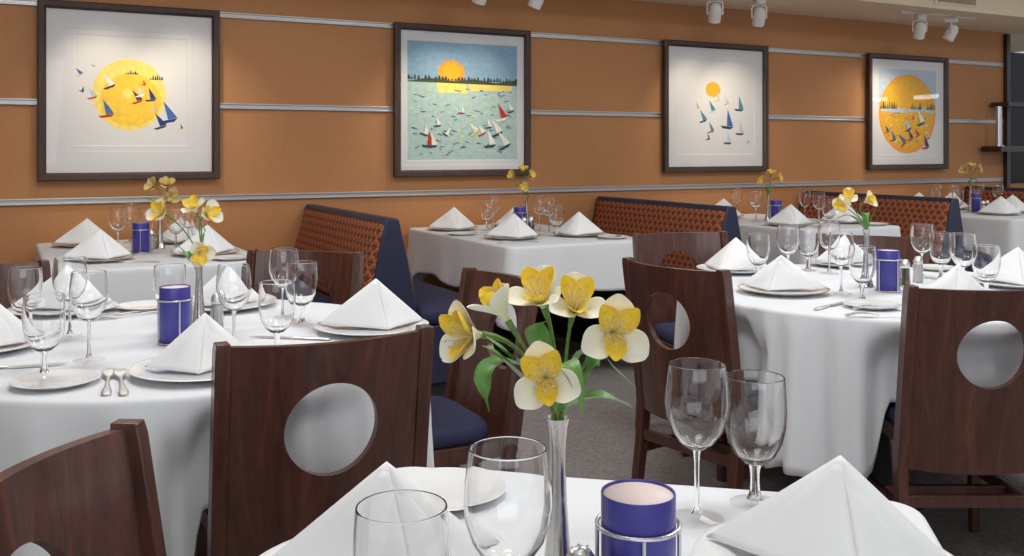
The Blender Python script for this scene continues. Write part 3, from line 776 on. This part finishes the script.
# ------------------------------------------------------------------ booths between the wall tables
def booth():
    r = thing('booth_bench', None, None)               # origin on the floor below the ridge, at the aisle end; runs along +y
    L = WY - 4.34 - .02
    def prism(prof, y0, y1): return MB().loft([[(x, y, z) for x, z in prof] for y in (y0, y1)])
    core = [(-.125, .40), (.125, .40), (.120, .50), (.075, .72), (.034, .905), (.022, .915), (-.022, .915), (-.034, .905), (-.075, .72), (-.120, .50)]
    prism(core, 0, L).build('backrest', M['navy'], r, smooth=25, bevel=.006)
    for s_ in (-1, 1):
        rows = []
        for i in range(13):
            t = i / 12; z = lerp(.455, .888, t); xs = lerp(.123, .040, smooth01(t) * .6 + t * .4)
            bul = .034 * math.sin(PI * min(1, max(0, t))) ** .6; row = []
            for j in range(27):
                u = j / 26; e = min(1, min(u, 1 - u) * 18); row.append((s_ * (xs + bul * e ** .5), .012 + (L - .02) * u, z))
            rows.append(row)
        b = MB(); b.grid(rows); b.build('upholstered_pad', M['booth'], r, smooth=60, solid=.004)
        b = MB(); rings = []
        for z, k in ((.385, .97), (.40, .99), (.44, 1), (.465, .98), (.478, .93), (.480, .5)):
            rings.append([(s_ * .325 + .195 * k * math.copysign(abs(math.cos(a)) ** .25, math.cos(a)), L / 2 + L / 2 * k * math.copysign(abs(math.sin(a)) ** .12, math.sin(a)), z) for a in [2 * PI * q / 48 for q in range(48)]])
        b.loft(rings); b.build('seat', M['navyseat'], r, smooth=50)
        MB().box((s_ * .30, L / 2, .2375), (.40, L - .02, .285)).build('base', M['navy'], r, smooth=0, bevel=.006)
    MB().box((0, L / 2, .245), (.196, L - .02, .30)).build('base', M['navy'], r, smooth=0, bevel=.006)
    MB().box((0, L / 2, .045), (.9, L - .06, .09)).build('plinth', M['black'], r, smooth=0)
    return r
BOOTH = Kind(booth)
for x, lab in ((1.665, 'rust-patterned booth bench with navy end panel, between the big-sun and harbour prints'), (3.765, 'rust-patterned booth bench with navy end panel, between the harbour and small-sun prints'), (5.725, 'rust-patterned booth bench with navy end panel, between the small-sun and oval prints'), (7.72, 'booth bench near the bar ledge at the far end of the wall')):
    BOOTH.put(lab, 'bench', 'booth benches along the wall', (x, 4.34, 0))
# ------------------------------------------------------------------ tables, cloths and chairs
def put_chair(mid, f, label, group):
    f = Vector((f[0], f[1])).normalized(); o = (mid[0] + .286 * f.x, mid[1] + .286 * f.y)
    CHAIR.put(label, 'chair', group, (o[0], o[1], 0), math.atan2(-f.x, f.y)); return o, f
LC, LR = (.42, 2.655), .632
RC, RR = (2.80, 2.44), .695
gl, gr = 'dining chairs around the left round table', 'dining chairs around the right round table'
lch = [put_chair((.597, 1.93), (.03, 1), 'dark wooden chair with a round hole, its back filling the space behind the front table', gl),
       put_chair((1.33, 2.59), (-1, 0.02), 'wooden chair seen from its side with a navy seat, behind the yellow flower bouquet', gl),
       put_chair((1.007, 3.541), (-.65, -.76), 'wooden chair in front of the nearest booth bench, across the left round table', gl),
       put_chair((-.07, 3.60), (.3, -.95), 'dark chair back cut by the photo edge, below the big-sun print', gl)]
rch = [put_chair((2.438, 1.750), (.47, .88), 'reddish wooden chair with a round hole, seen from behind at the right photo edge', gr),
       put_chair((1.985, 2.574), (.985, .16), 'dark wooden chair seen from behind, above the front table wine glass', gr),
       put_chair((2.75, 3.52), (-.24, -.97), 'red-brown chair facing the camera in front of the second booth bench', gr),
       put_chair((3.40, 2.995), (-.73, -.68), 'red-brown chair facing the camera behind the blue candle of the right round table', gr)]
fch = put_chair((.053, 1.256), (.86, -.51), 'wooden chair at the bottom corner, facing the front table with its grain showing', None)

def seat_mask(c, chairs, r):
    def f(u):
        a = 2 * PI * u; best = 0
        for o, d in chairs:
            for rr in (r + .02, r + .05, r + .08):
                p = Vector((c[0] + rr * math.cos(a) - o[0], c[1] + rr * math.sin(a) - o[1]))
                y = p.dot(d); x = p.dot(Vector((d.y, -d.x)))
                e = max(abs(x) - .225, abs(y - .0) - .28, 0); best = max(best, 1 - smooth01(e / .06))
        return best
    return f
def post_room(c, chairs, r):
    """how far the cloth can swing out at each angle before it meets a chair's back posts"""
    pts = []
    for o, d in chairs:
        for x in (-.212, -.1, 0, .1, .212):
            y = -.225 - (.05 if abs(x) < .05 else .03 if abs(x) < .15 else 0)
            p = Vector((o[0] + d.y * x + d.x * y - c[0], o[1] - d.x * x + d.y * y - c[1])); pts.append((p.length, math.atan2(p.y, p.x)))
    def f(u):
        m = .2
        for R, th in pts:
            e = abs((2 * PI * u - th + PI) % (2 * PI) - PI) * R
            m = min(m, lerp(R - .045 - r, .2, smooth01((e - .06) / .12)))
        return max(.013, m)
    return f
def round_table(c, r, seed, lab_t, lab_c, hem, chairs, folds, deep):
    pedestal_table('round_table', lab_t, 'round dining tables', MB().lathe([(.0004, .71), (r - .01, .71), (r, .716), (r, .742), (r - .006, .748), (.0004, .748)], 64), (c[0], c[1], 0))
    mk = seat_mask(c, chairs, r); w1 = wobble(seed, [(4, .05), (9, .025), (3, .02)])
    w2 = pleats(seed + 1, folds, deep); room = post_room(c, chairs, r); w3 = wobble(seed + 2, [(17, .008), (31, .005)])
    drop = lambda u: lerp(ZT - hem + w1(u), ZT - .494, mk(u))
    cloth_skirt(circle(r), ZT, drop, lambda u, t: min(room(u) - .012, (w2(u) + w3(u) * t) * t ** .55 * (1 - .5 * mk(u)) - max(0, deep + .02 - room(u)) * smooth01((t - .05) / .3)), 'tablecloth', M['linen'], lab_c, loc=(c[0], c[1], 0))
round_table(LC, LR, 11, 'round pedestal table under the white cloth on the left', 'white cloth on the round table behind the dark front chair', .30, lch, 19, .065)
round_table(RC, RR, 25, 'round pedestal table under the white cloth on the right', 'white cloth falling in folds on the round table beside the reddish chair', .23, rch, 29, .075)
def rect_table(c, hx, hy, rz, seed, lab_t, lab_c, side, corner, name='square_table', rad=.03):
    t = pedestal_table(name, lab_t, 'tables along the wall' if rz == 0 else None, MB().box((0, 0, .729), (2 * hx - .03, 2 * hy - .03, .038)), (c[0], c[1], 0), rz)
    out = rounded_rect(hx, hy, rad); w = wobble(seed, [(7, .006), (13, .005), (22, .003)]); w1 = wobble(seed + 3, [(6, .012), (11, .008)])
    def cm(u):
        x, y, nx, ny = out(u); return smooth01(1 - math.hypot(hx - abs(x), hy - abs(y)) / .24)
    cloth_skirt(out, ZT, lambda u: side + w1(u) + corner * cm(u) ** 1.5, lambda u, t: (.010 * t + (w(u) + .008) * t + .018 * t * cm(u) ** 2), 'tablecloth', M['linen'], lab_c, loc=(c[0], c[1], 0), rz=rz)
for (cx_, hx, q) in ((.62, .44, 'big-sun print'), (2.73, .44, 'harbour print'), (4.745, .415, 'small-sun print'), (6.72, .415, 'oval print')):
    rect_table((cx_, 5.0), hx, .675, 0, int(cx_ * 7), 'wall table under a white cloth below the ' + q, 'white cloth draped over the wall table below the ' + q, .26, .16)
FA = math.atan2(-.4820, .5790)
FC = (.595, .886)
rect_table(FC, .385, .385, FA, 77, 'small square table in the foreground under a white cloth', 'white cloth on the front table at the bottom of the photo', .20, .12, 'square_table', .045)

ZI = .7512                                            # tops of the cloths
def on(p, z=0): return (p[0], p[1], ZI + z)
def yaw_to_camera(p): return math.atan2(p[0], -p[1]) + PI if False else math.atan2(-p[0], -p[1]) * -1
def face_yaw(p):                                      # local -y towards the aisle viewpoint of the room entrance
    return math.atan2(p[0], -p[1]) + PI
TL, TR, TF = 'left round table', 'right round table', 'front table'
W1, W2, W3, W4 = 'table below the big-sun print', 'table below the harbour print', 'table below the small-sun print', 'table below the oval print'
def setting(p, v, dv, where, what, kind=PLATE):
    """a plate and the folded napkin standing on it, broad side to the aisle"""
    place, shape = what
    kind.put(('white plate under the %s napkin %s' if kind is PLATE else 'charger under the %s napkin %s') % (shape, place), 'plate', 'plates on the ' + where, on(p))
    NAPKIN[v].put('white %s napkin %s' % (shape, place), 'napkin', 'napkins on the ' + where, on(p, .0005), -math.atan2(p[0], p[1]) + dv)
# front table
setting((0.376, 1.029), 0, .12, TF, ('on the front table beside the dark chair', 'tall pyramid'))
setting((0.849, 0.811), 0, -.05, TF, ('on the front table beside the goblet foot', 'tall pyramid'))
VP = (.530, .890)
CANDLE.put('violet-blue cup with pale candle in a silver wire stand, on the front table', 'candle', 'blue candle cups', on((.582, .815)), .3)
VASE.put('slim silver bud vase holding the large bouquet on the front table', 'vase', 'silver bud vases', on(VP))
SALT.put('salt shaker with chrome dome at the foot of the front bouquet vase', 'shaker', 'salt and pepper shakers', on((.515, .820)), .2)
PEPPER.put('pepper shaker with chrome dome touching the front blue candle stand', 'shaker', 'salt and pepper shakers', on((.527, .778)), .5)
WINE.put('tall wine glass on the front table standing clear before a dark chair', 'glass', 'wine glasses on the front table', on((.829, 1.026)))
GOBLET.put('short-stemmed water goblet on the front table beside the wine glass', 'glass', 'water goblets on the front table', on((.936, 1.031)))
WINE.put('wine glass beside the silver vase, nearest it on the front table', 'glass', 'wine glasses on the front table', on((.434, .823)))
GOBLET.put('goblet cut by the bottom photo edge, in front of the tall napkin', 'glass', 'water goblets on the front table', on((.317, .805)))
BREAD.put('white bread plate behind the left front napkin near the table corner', 'plate', None, on((.562, 1.262)))
KNIFE.put('table knife beside the left napkin on the front table', 'knife', None, on((.545, 1.06)), 2.2)
# left round table
setting((0.400, 2.217), 3, .15, TL, ('half hidden behind the dark front chair', 'pointed'))
setting((0.170, 3.229), 0, .1, TL, ('behind the goblets on the left round table', 'wide'))
setting((-0.048, 2.734), 0, -.4, TL, ('cut by the left photo edge', 'low'))
setting((0.627, 3.090), 3, .3, TL, ('behind the vase on the left round table', 'narrow'))
setting((0.902, 2.511), 0, .1, TL, ('on the left round table before the navy booth end', 'broad'))
BREAD.put('white bread plate on the left round table in front of the goblets', 'plate', 'bread plates on the left round table', on((0.105, 2.251)))
BREAD.put('white bread plate on the left round table behind the blue candle', 'plate', 'bread plates on the left round table', on((0.403, 3.188)))
FORK.put('left fork of the pair beside the bread plate, left round table', 'fork', 'forks on the left round table', on((0.189, 2.095)), -.12).scale = (1.2, 1.2, 1.2)
FORK.put('fork of the pair beside the bread plate, nearer the dark chair', 'fork', 'forks on the left round table', on((0.221, 2.078)), -.06).scale = (1.2, 1.2, 1.2)
FORK.put('fork lying behind the blue candle, nearer the wine glasses', 'fork', 'forks on the left round table', on((0.431, 3.131)), 1.9)
FORK.put('fork lying behind the blue candle, nearer the bread plate', 'fork', 'forks on the left round table', on((0.460, 3.095)), 1.85)
KNIFE.put('knife at the left photo edge beside the goblet foot', 'knife', None, on((-0.079, 2.484)), -1.75)
KNIFE.put('knife beside the broad napkin on the left round table', 'knife', None, on((0.759, 2.432)), .9)
for k, px, lab in ((GOBLET, (0.085, 2.332), 'water goblet nearest the camera on the left round table, by the bread plate'), (WINE, (0.185, 2.469), 'wine glass beside the near goblet, its foot by the bread plate rim'), (WINE, (0.164, 2.808), 'wine glass before the far plate on the left round table'), (GOBLET, (0.059, 2.896), 'goblet nearest the left photo edge before the dark chair back'),
                   (WINE, (0.516, 2.447), 'wine glass rising just behind the dark front chair, beside the napkin'), (WINE, (0.729, 2.777), 'taller wine glass of the pair before the wooden chair with a hole'), (GOBLET, (0.753, 2.675), 'goblet beside the taller wine glass before the wooden chair with a hole'), (GOBLET, (0.588, 2.304), 'goblet low behind the top edge of the dark front chair'),
                   (GOBLET, (0.412, 2.772), 'goblet right behind the blue candle on the left round table')):
    k.put(lab, 'glass', ('wine glasses' if k is WINE else 'water goblets') + ' on the left round table', on(px))
CANDLE.put('violet-blue candle cup in wire stand on the left round table', 'candle', 'blue candle cups', on((0.398, 2.594)), .9)
LV = (0.480, 2.719)
VASE.put('silver bud vase behind the blue candle on the left round table', 'vase', 'silver bud vases', on(LV))
SALT.put('salt shaker beside the pointed napkin on the left round table', 'shaker', 'salt and pepper shakers', on((0.532, 2.741)))
# right round table
setting((2.400, 2.502), 2, -.1, TR, ('at the near edge of the right round table', 'broad'), CHARGER)
setting((2.637, 3.021), 1, -.35, TR, ('just above the dark chair back, right round table', 'leaning'))
setting((3.187, 2.955), 3, .2, TR, ('behind the silver vase, right round table', 'narrow'))
setting((2.690, 2.035), 3, .2, TR, ('half hidden behind the top of the reddish chair', 'low'))
setting((3.266, 2.234), 0, -.1, TR, ('at the right photo edge above the reddish chair', 'large'))
BREAD.put('white bread plate before the blue candle on the right round table', 'plate', 'bread plates on the right round table', on((2.420, 2.135)))
BREAD.put('white bread plate behind the salt shaker on the right round table', 'plate', 'bread plates on the right round table', on((3.410, 2.683)))
FORK.put('fork beside the reddish chair, nearer the bread plate', 'fork', 'forks on the right round table', on((2.414, 1.916)), .95)
FORK.put('fork beside the reddish chair, nearer the pepper shaker', 'fork', 'forks on the right round table', on((2.529, 1.993)), .95)
KNIFE.put('knife between the charger and the bread plate, right round table', 'knife', None, on((2.220, 2.178)), -1.25)
for k, px, lab in ((GOBLET, (2.534, 2.774), 'goblet beside the leaning napkin on the right round table'), (WINE, (2.655, 2.742), 'wine glass right behind the broad charger napkin'), (GOBLET, (2.923, 2.905), 'goblet between two wine glasses, behind the charger napkin'), (WINE, (2.927, 2.796), 'wine glass at the back of the cluster left of the flowers'),
                   (WINE, (2.560, 2.391), 'wine glass at the front of the cluster left of the flowers'), (GOBLET, (2.503, 2.248), 'goblet in front of the silver vase on the right round table'), (WINE, (3.154, 2.540), 'tall wine glass behind the salt shaker, first from the blue candle'), (GOBLET, (3.170, 2.467), 'goblet between the two wine glasses above the reddish chair'),
                   (WINE, (2.911, 2.178), 'wine glass above the reddish chair, before the low napkin'), (GOBLET, (2.882, 2.070), 'goblet nearest the right photo edge above the reddish chair')):
    k.put(lab, 'glass', ('wine glasses' if k is WINE else 'water goblets') + ' on the right round table', on(px))
CANDLE.put('violet-blue candle cup in wire stand on the right round table', 'candle', 'blue candle cups', on((2.750, 2.355)), .75)
RV = (2.771, 2.469)
VASE.put('silver bud vase beside the blue candle on the right round table', 'vase', 'silver bud vases', on(RV))
PEPPER.put('pepper shaker touching the blue candle on the right round table', 'shaker', 'salt and pepper shakers', on((2.894, 2.403)))
SALT.put('salt shaker behind the corner of the reddish chair back', 'shaker', 'salt and pepper shakers', on((3.023, 2.452)))
# the wall tables
def wall_table(where, sets, breads, glasses, cand, vase, shakers, forks=()):
    for p, v, rz, what in sets: setting(p, v, rz * .4, where, (what + ', ' + where.replace('table ', ''), 'pyramid'), CHARGER)
    for p, what in breads: BREAD.put('bread plate %s %s' % ((what + ','), where), 'plate', 'bread plates on the ' + where, on(p))
    for k, p, what in glasses: k.put('%s %s, %s' % ('wine glass' if k is WINE else 'goblet', what, where), 'glass', 'glasses on the ' + where, on(p))
    CANDLE.put('blue candle cup on the ' + where, 'candle', 'blue candle cups', on(cand), .6)
    VASE.put('thin silver vase on the ' + where, 'vase', 'silver bud vases', on(vase))
    for k, p, what in shakers: k.put('%s shaker %s on the %s' % ('salt' if k is SALT else 'pepper', what, where), 'shaker', 'salt and pepper shakers', on(p))
    for p, rz, what in forks: FORK.put('fork %s %s' % ((what + ','), where), 'fork', 'forks on the ' + where, on(p), rz)
wall_table(W1, [((.385, 5.40), 0, .1, 'against the wall corner'), ((.385, 4.66), 0, .15, 'nearest the aisle, before the blue cup'), ((.855, 4.68), 0, .5, 'nearest the booth and the aisle'), ((.85, 5.36), 3, .3, 'behind the yellow flowers')],
    [((.92, 4.42), 'at the aisle end')],
    [(WINE, (0.511, 5.066), 'just beside the blue cup'), (WINE, (0.610, 5.467), 'behind the blue cup'), (GOBLET, (0.678, 5.370), 'between cup and vase'), (WINE, (0.740, 4.791), 'in front of the flowers'), (WINE, (0.847, 5.104), 'behind the yellow flowers'), (GOBLET, (0.857, 4.829), 'nearest the booth-side napkin')],
    (0.598, 4.916), (0.706, 5.068), [(SALT, (0.660, 5.039), 'beside the blue cup')], [((.62, 4.46), 1.2, 'along the aisle edge')])
wall_table(W2, [((2.46, 5.40), 0, -.05, 'nearest the first booth and the wall'), ((2.511, 4.712), 0, .05, 'at the aisle edge'), ((2.937, 4.693), 1, .1, 'nearest the second booth'), ((2.92, 5.45), 3, .3, 'behind the glass cluster')],
    [((2.37, 5.06), 'between the two pyramids'), ((3.02, 4.47), 'at the corner by the second booth')],
    [(WINE, (2.720, 5.357), 'beside the blue cup, taller of two'), (GOBLET, (2.637, 5.275), 'beside the blue cup, shorter of two'), (WINE, (2.906, 5.091), 'at the back of the cluster by the vase'), (WINE, (2.884, 4.945), 'in the middle of the cluster by the vase'), (GOBLET, (2.788, 4.701), 'at the front of the cluster by the vase')],
    (2.799, 5.149), (2.904, 5.258), [(SALT, (2.721, 4.956), 'in front of the blue cup'), (PEPPER, (2.790, 4.995), 'beside the salt')], [((2.90, 4.44), -1.3, 'before the booth-side plate'), ((2.55, 4.48), 1.5, 'before the aisle plate')])
wall_table(W3, [((4.618, 5.430), 0, 0, 'peeping over the second booth'), ((4.522, 4.661), 0, .1, 'at the aisle edge'), ((5.027, 4.679), 0, .3, 'nearest the third booth')],
    [((5.06, 4.44), 'at the aisle corner')],
    [(WINE, (4.848, 5.543), 'nearest the wall'), (WINE, (4.570, 5.023), 'beside the vase'), (WINE, (4.934, 4.933), 'before the third booth, first from the cup'), (GOBLET, (4.631, 4.424), 'before the third booth, lower'), (WINE, (4.819, 4.692), 'before the third booth, second from the cup')],
    (4.723, 4.993), (4.740, 5.089), [(SALT, (4.607, 4.805), 'beside the blue cup')])
wall_table(W4, [((6.68, 5.42), 0, .1, 'peeping over the third booth'), ((6.70, 4.70), 0, .1, 'at the aisle edge'), ((6.96, 5.32), 0, .5, 'against the wall by the bar end'), ((7.0, 4.81), 0, .1, 'at the corner by the bar end')],
    [((7.02, 4.45), 'at the aisle corner')],
    [(WINE, (6.771, 5.318), 'nearest the wall'), (WINE, (6.729, 5.126), 'behind the vase'), (GOBLET, (6.504, 4.911), 'beside the blue cup'), (WINE, (7.103, 4.997), 'first from the cup by the bar end'), (WINE, (7.09, 5.16), 'second from the cup by the bar end')],
    (6.783, 4.960), (6.852, 5.060), [(SALT, (6.725, 4.858), 'beside the blue cup'), (PEPPER, (6.806, 4.881), 'beside the salt')])
for i, x in enumerate((8.42, 8.56, 8.72)):
    WINE.put(('wine glass on the upper bar shelf, ' + ['nearest the wall end post', 'second from the wall end post', 'third from the wall end post'][i]), 'glass', 'glasses on the bar shelf', (x, 5.55, 1.6755))

# ------------------------------------------------------------------ flowers
def world_dir(to, right, up):
    f = Vector((-.469, -.883, 0)); r_ = Vector((.883, -.469, 0)); return f * to + r_ * right + Vector((0, 0, up))
FB = on(VP, .0705)
def rel(pts): return [Vector(p) - Vector(FB) for p in pts]
gf = 'alstroemeria stems in the front bouquet'
m_ = (0.514, 0.893, 1.061); MEAN[:] = [m_[0] - FB[0], m_[1] - FB[1]]
flower('cream and yellow bloom facing left, outermost of the front bouquet', FB, (0.434, 0.902, 1.057), world_dir(.55, -.75, .12), 0.049, .75, gf, .3,
       leaves=[(rel([(0.505, 0.864, 0.987), (0.470, 0.860, 1.010), (0.450, 0.871, 1.043), (0.434, 0.879, 1.049)]), .026), (rel([(0.506, 0.897, 1.011), (0.459, 0.888, 1.039), (0.423, 0.885, 1.033), (0.440, 0.876, 0.982)]), .028)])
flower('half-open bloom in profile between the outermost and the topmost bloom of the front bouquet', FB, (0.489, 0.941, 1.070), world_dir(.05, -.55, .85), 0.047, .35, gf, 1.2, leaves=[(rel([(0.522, 0.889, 0.977), (0.492, 0.882, 1.016), (0.462, 0.876, 1.037), (0.446, 0.895, 1.055)]), .028)])
flower('topmost bloom of the front bouquet, tilted upward', FB, (0.537, 0.938, 1.080), world_dir(.50, -.28, .75), 0.051, .75, gf, .1, leaves=[(rel([(0.534, 0.928, 1.002), (0.526, 0.921, 1.034), (0.509, 0.918, 1.058), (0.523, 0.900, 1.063)]), .030)])
flower('upward bloom beside the topmost one in the front bouquet', FB, (0.559, 0.903, 1.075), world_dir(.62, .10, .62), 0.049, .75, gf, -.1, leaves=[(rel([(0.547, 0.910, 0.971), (0.562, 0.913, 1.015), (0.574, 0.895, 1.048), (0.577, 0.882, 1.013)]), .033)])
flower('wide open bloom facing the camera at the right of the front bouquet', FB, (0.555, 0.820, 1.063), world_dir(.95, .08, .18), 0.049, 1.0, gf, -.12,
       leaves=[(rel([(0.531, 0.884, 0.968), (0.537, 0.847, 0.997), (0.562, 0.834, 0.993), (0.591, 0.841, 0.976)]), .033), (rel([(0.519, 0.868, 0.982), (0.542, 0.844, 1.001), (0.554, 0.838, 1.033), (0.547, 0.853, 1.053)]), .026), (rel([(0.555, 0.838, 1.039), (0.562, 0.834, 1.018), (0.571, 0.829, 1.018), (0.586, 0.821, 0.998)]), .007)])
flower('lowest bloom of the front bouquet, facing the camera above the vase rim', FB, (0.478, 0.827, 1.023), world_dir(.95, -.08, .22), 0.047, .95, gf, .22,
       leaves=[(rel([(0.521, 0.878, 0.975), (0.488, 0.839, 1.052), (0.499, 0.811, 1.051), (0.503, 0.797, 0.991)]), .033)])
def small_bunch(where, vase, heads, col, size, group, leaves=()):
    b = on(vase, .0705); MEAN[:] = [sum(h[k] for h, _, _ in heads) / len(heads) - b[k] for k in (0, 1)]
    for i, (h, d, lab) in enumerate(heads):
        lv = [([Vector(q) - Vector(b) for q in L], w) for k, L, w in leaves if k == i]
        flower(lab + ', vase on the ' + where.replace('table below the', 'table below'), b, h, world_dir(*d), size, .8, group, i * .9, False, lv, col)
small_bunch(TL, LV, [((0.390, 2.761, 1.076), (.8, -.4, .4), 'cream and yellow bloom nearest the blue cup'), ((0.476, 2.760, 1.084), (.5, -.2, .7), 'topmost cream bloom'), ((0.508, 2.743, 1.070), (.5, .7, .3), 'cream bloom leaning to the booth side'), ((0.474, 2.671, 0.971), (.8, .4, -.1), 'lowest yellow bloom')],
    ('cream', 'yellow'), .050, 'flowers on the left round table', [(0, [(0.474, 2.728, 0.924), (0.448, 2.730, 0.969), (0.420, 2.722, 0.998), (0.382, 2.742, 1.015)], .018), (1, [(0.476, 2.726, 0.913), (0.459, 2.702, 0.977), (0.422, 2.699, 0.992), (0.447, 2.663, 0.949)], .020), (2, [(0.483, 2.723, 0.941), (0.490, 2.719, 1.001), (0.502, 2.712, 1.034), (0.486, 2.721, 1.039)], .016)])
small_bunch(TR, RV, [((2.635, 2.426, 1.078), (.7, -.3, .5), 'topmost yellow bloom'), ((2.598, 2.423, 1.051), (.8, -.5, .1), 'pale bloom beside the wine glasses'), ((2.691, 2.396, 1.067), (.6, .6, .4), 'cream bloom leaning to the blue cup')],
    ('cream', 'yellow'), .046, 'flowers on the right round table', [(0, [(2.669, 2.385, 0.967), (2.641, 2.400, 1.023), (2.595, 2.402, 1.031), (2.564, 2.418, 1.003)], .018), (1, [(2.667, 2.375, 0.968), (2.619, 2.344, 1.023), (2.625, 2.341, 1.058), (2.615, 2.323, 1.001)], .024), (2, [(2.679, 2.380, 0.967), (2.691, 2.373, 1.023), (2.703, 2.367, 1.044), (2.712, 2.362, 1.054)], .010), (1, [(2.688, 2.397, 0.965), (2.663, 2.411, 1.000), (2.639, 2.424, 1.021), (2.614, 2.437, 1.021)], .016)])
small_bunch(W1, (0.706, 5.068), [((0.722, 5.394, 1.054), (.7, -.4, .4), 'straw yellow bloom toward the wall corner'), ((0.785, 5.383, 1.058), (.6, .1, .7), 'topmost straw yellow bloom'), ((0.798, 5.331, 1.002), (.8, .4, .1), 'straw yellow bloom toward the booth')], ('dull', 'dull'), .062, 'flowers on the wall tables', [(0, [(0.750, 5.379, 0.926), (0.731, 5.389, 0.969), (0.700, 5.383, 0.991), (0.663, 5.403, 0.991)], .03)])
small_bunch(W2, (2.904, 5.258), [((2.756, 5.160, 1.092), (.7, -.6, .2), 'pale bloom toward the first booth'), ((2.810, 5.131, 1.122), (.6, 0, .8), 'topmost pale bloom'), ((2.791, 5.085, 1.021), (.9, 0, .1), 'lowest yellow bloom'), ((2.848, 5.111, 1.092), (.6, .7, .2), 'pale bloom toward the second booth')], ('dull', 'yellow'), .045, 'flowers on the wall tables', [(0, [(2.802, 5.079, 0.966), (2.770, 5.096, 1.015), (2.743, 5.110, 1.039), (2.733, 5.116, 1.075)], .03)])
small_bunch(W3, (4.740, 5.089), [((4.695, 5.090, 1.027), (.7, -.6, .2), 'golden bloom toward the second booth'), ((4.744, 5.064, 1.076), (.6, 0, .8), 'topmost golden bloom'), ((4.787, 5.041, 1.048), (.6, .7, .2), 'golden bloom toward the third booth')], ('dull', 'yellow'), .048, 'flowers on the wall tables', [(1, [(4.718, 5.055, 0.937), (4.678, 5.042, 0.980), (4.715, 5.023, 1.022), (4.739, 5.010, 0.980)], .04)])
small_bunch(W4, (6.852, 5.060), [((6.799, 5.079, 1.082), (.7, -.6, .2), 'golden bloom toward the third booth'), ((6.849, 5.053, 1.106), (.6, 0, .8), 'topmost golden bloom'), ((6.898, 5.027, 1.090), (.6, .7, .2), 'golden bloom toward the bar end')], ('dull', 'dull'), .052, 'flowers on the wall tables', [(1, [(6.849, 5.053, 0.946), (6.810, 5.051, 1.003), (6.852, 5.029, 1.043), (6.880, 5.014, 0.979)], .04)])

# ------------------------------------------------------------------ light and camera
for x, y, s_, e in CEILLAMPS:
    light('ceiling_lamp', 'AREA', (x, y, 2.70), e, (.965, .985, 1), shape='DISK', size=s_)
for y in (3.5, 2.75): light('far_window', 'AREA', (9.9, y, 1.88), .5, (.95, .98, 1), shape='RECTANGLE', size=.36, size_y=.05, aim=(0, y, 1.88))
light('window_daylight', 'AREA', WINPOS, WINW, (.92, .96, 1), shape='RECTANGLE', size=4.2, size_y=1.5, aim=(1.2, 3.2, .7))
w = bpy.data.worlds.new('World'); bpy.context.scene.world = w; w.use_nodes = True
bg = w.node_tree.nodes['Background']; bg.inputs[0].default_value = (.86, .93, 1, 1); bg.inputs[1].default_value = WORLD
cam = bpy.data.cameras.new('Camera'); co = bpy.data.objects.new('Camera', cam); C.objects.link(co)
cam.sensor_width = 36; cam.lens = 36 * 961 / 1024; cam.shift_y = -(278 - 149) / 1024
cam.clip_start = .02; cam.clip_end = 60
co.location = (0, 0, 1.25); co.rotation_euler = (PI / 2, 0, -math.radians(28.05))
sc = bpy.context.scene; sc.camera = co
sc.view_settings.view_transform = 'Standard'; sc.view_settings.look = 'None'; sc.view_settings.gamma = 1
sc.view_settings.use_curve_mapping = False; sc.view_settings.exposure = EXPOSURE
sc.cycles.max_bounces = 20; sc.cycles.transmission_bounces = 16; sc.cycles.transparent_max_bounces = 48
sc.cycles.glossy_bounces = 6; sc.cycles.diffuse_bounces = 5; sc.cycles.sample_clamp_indirect = 6
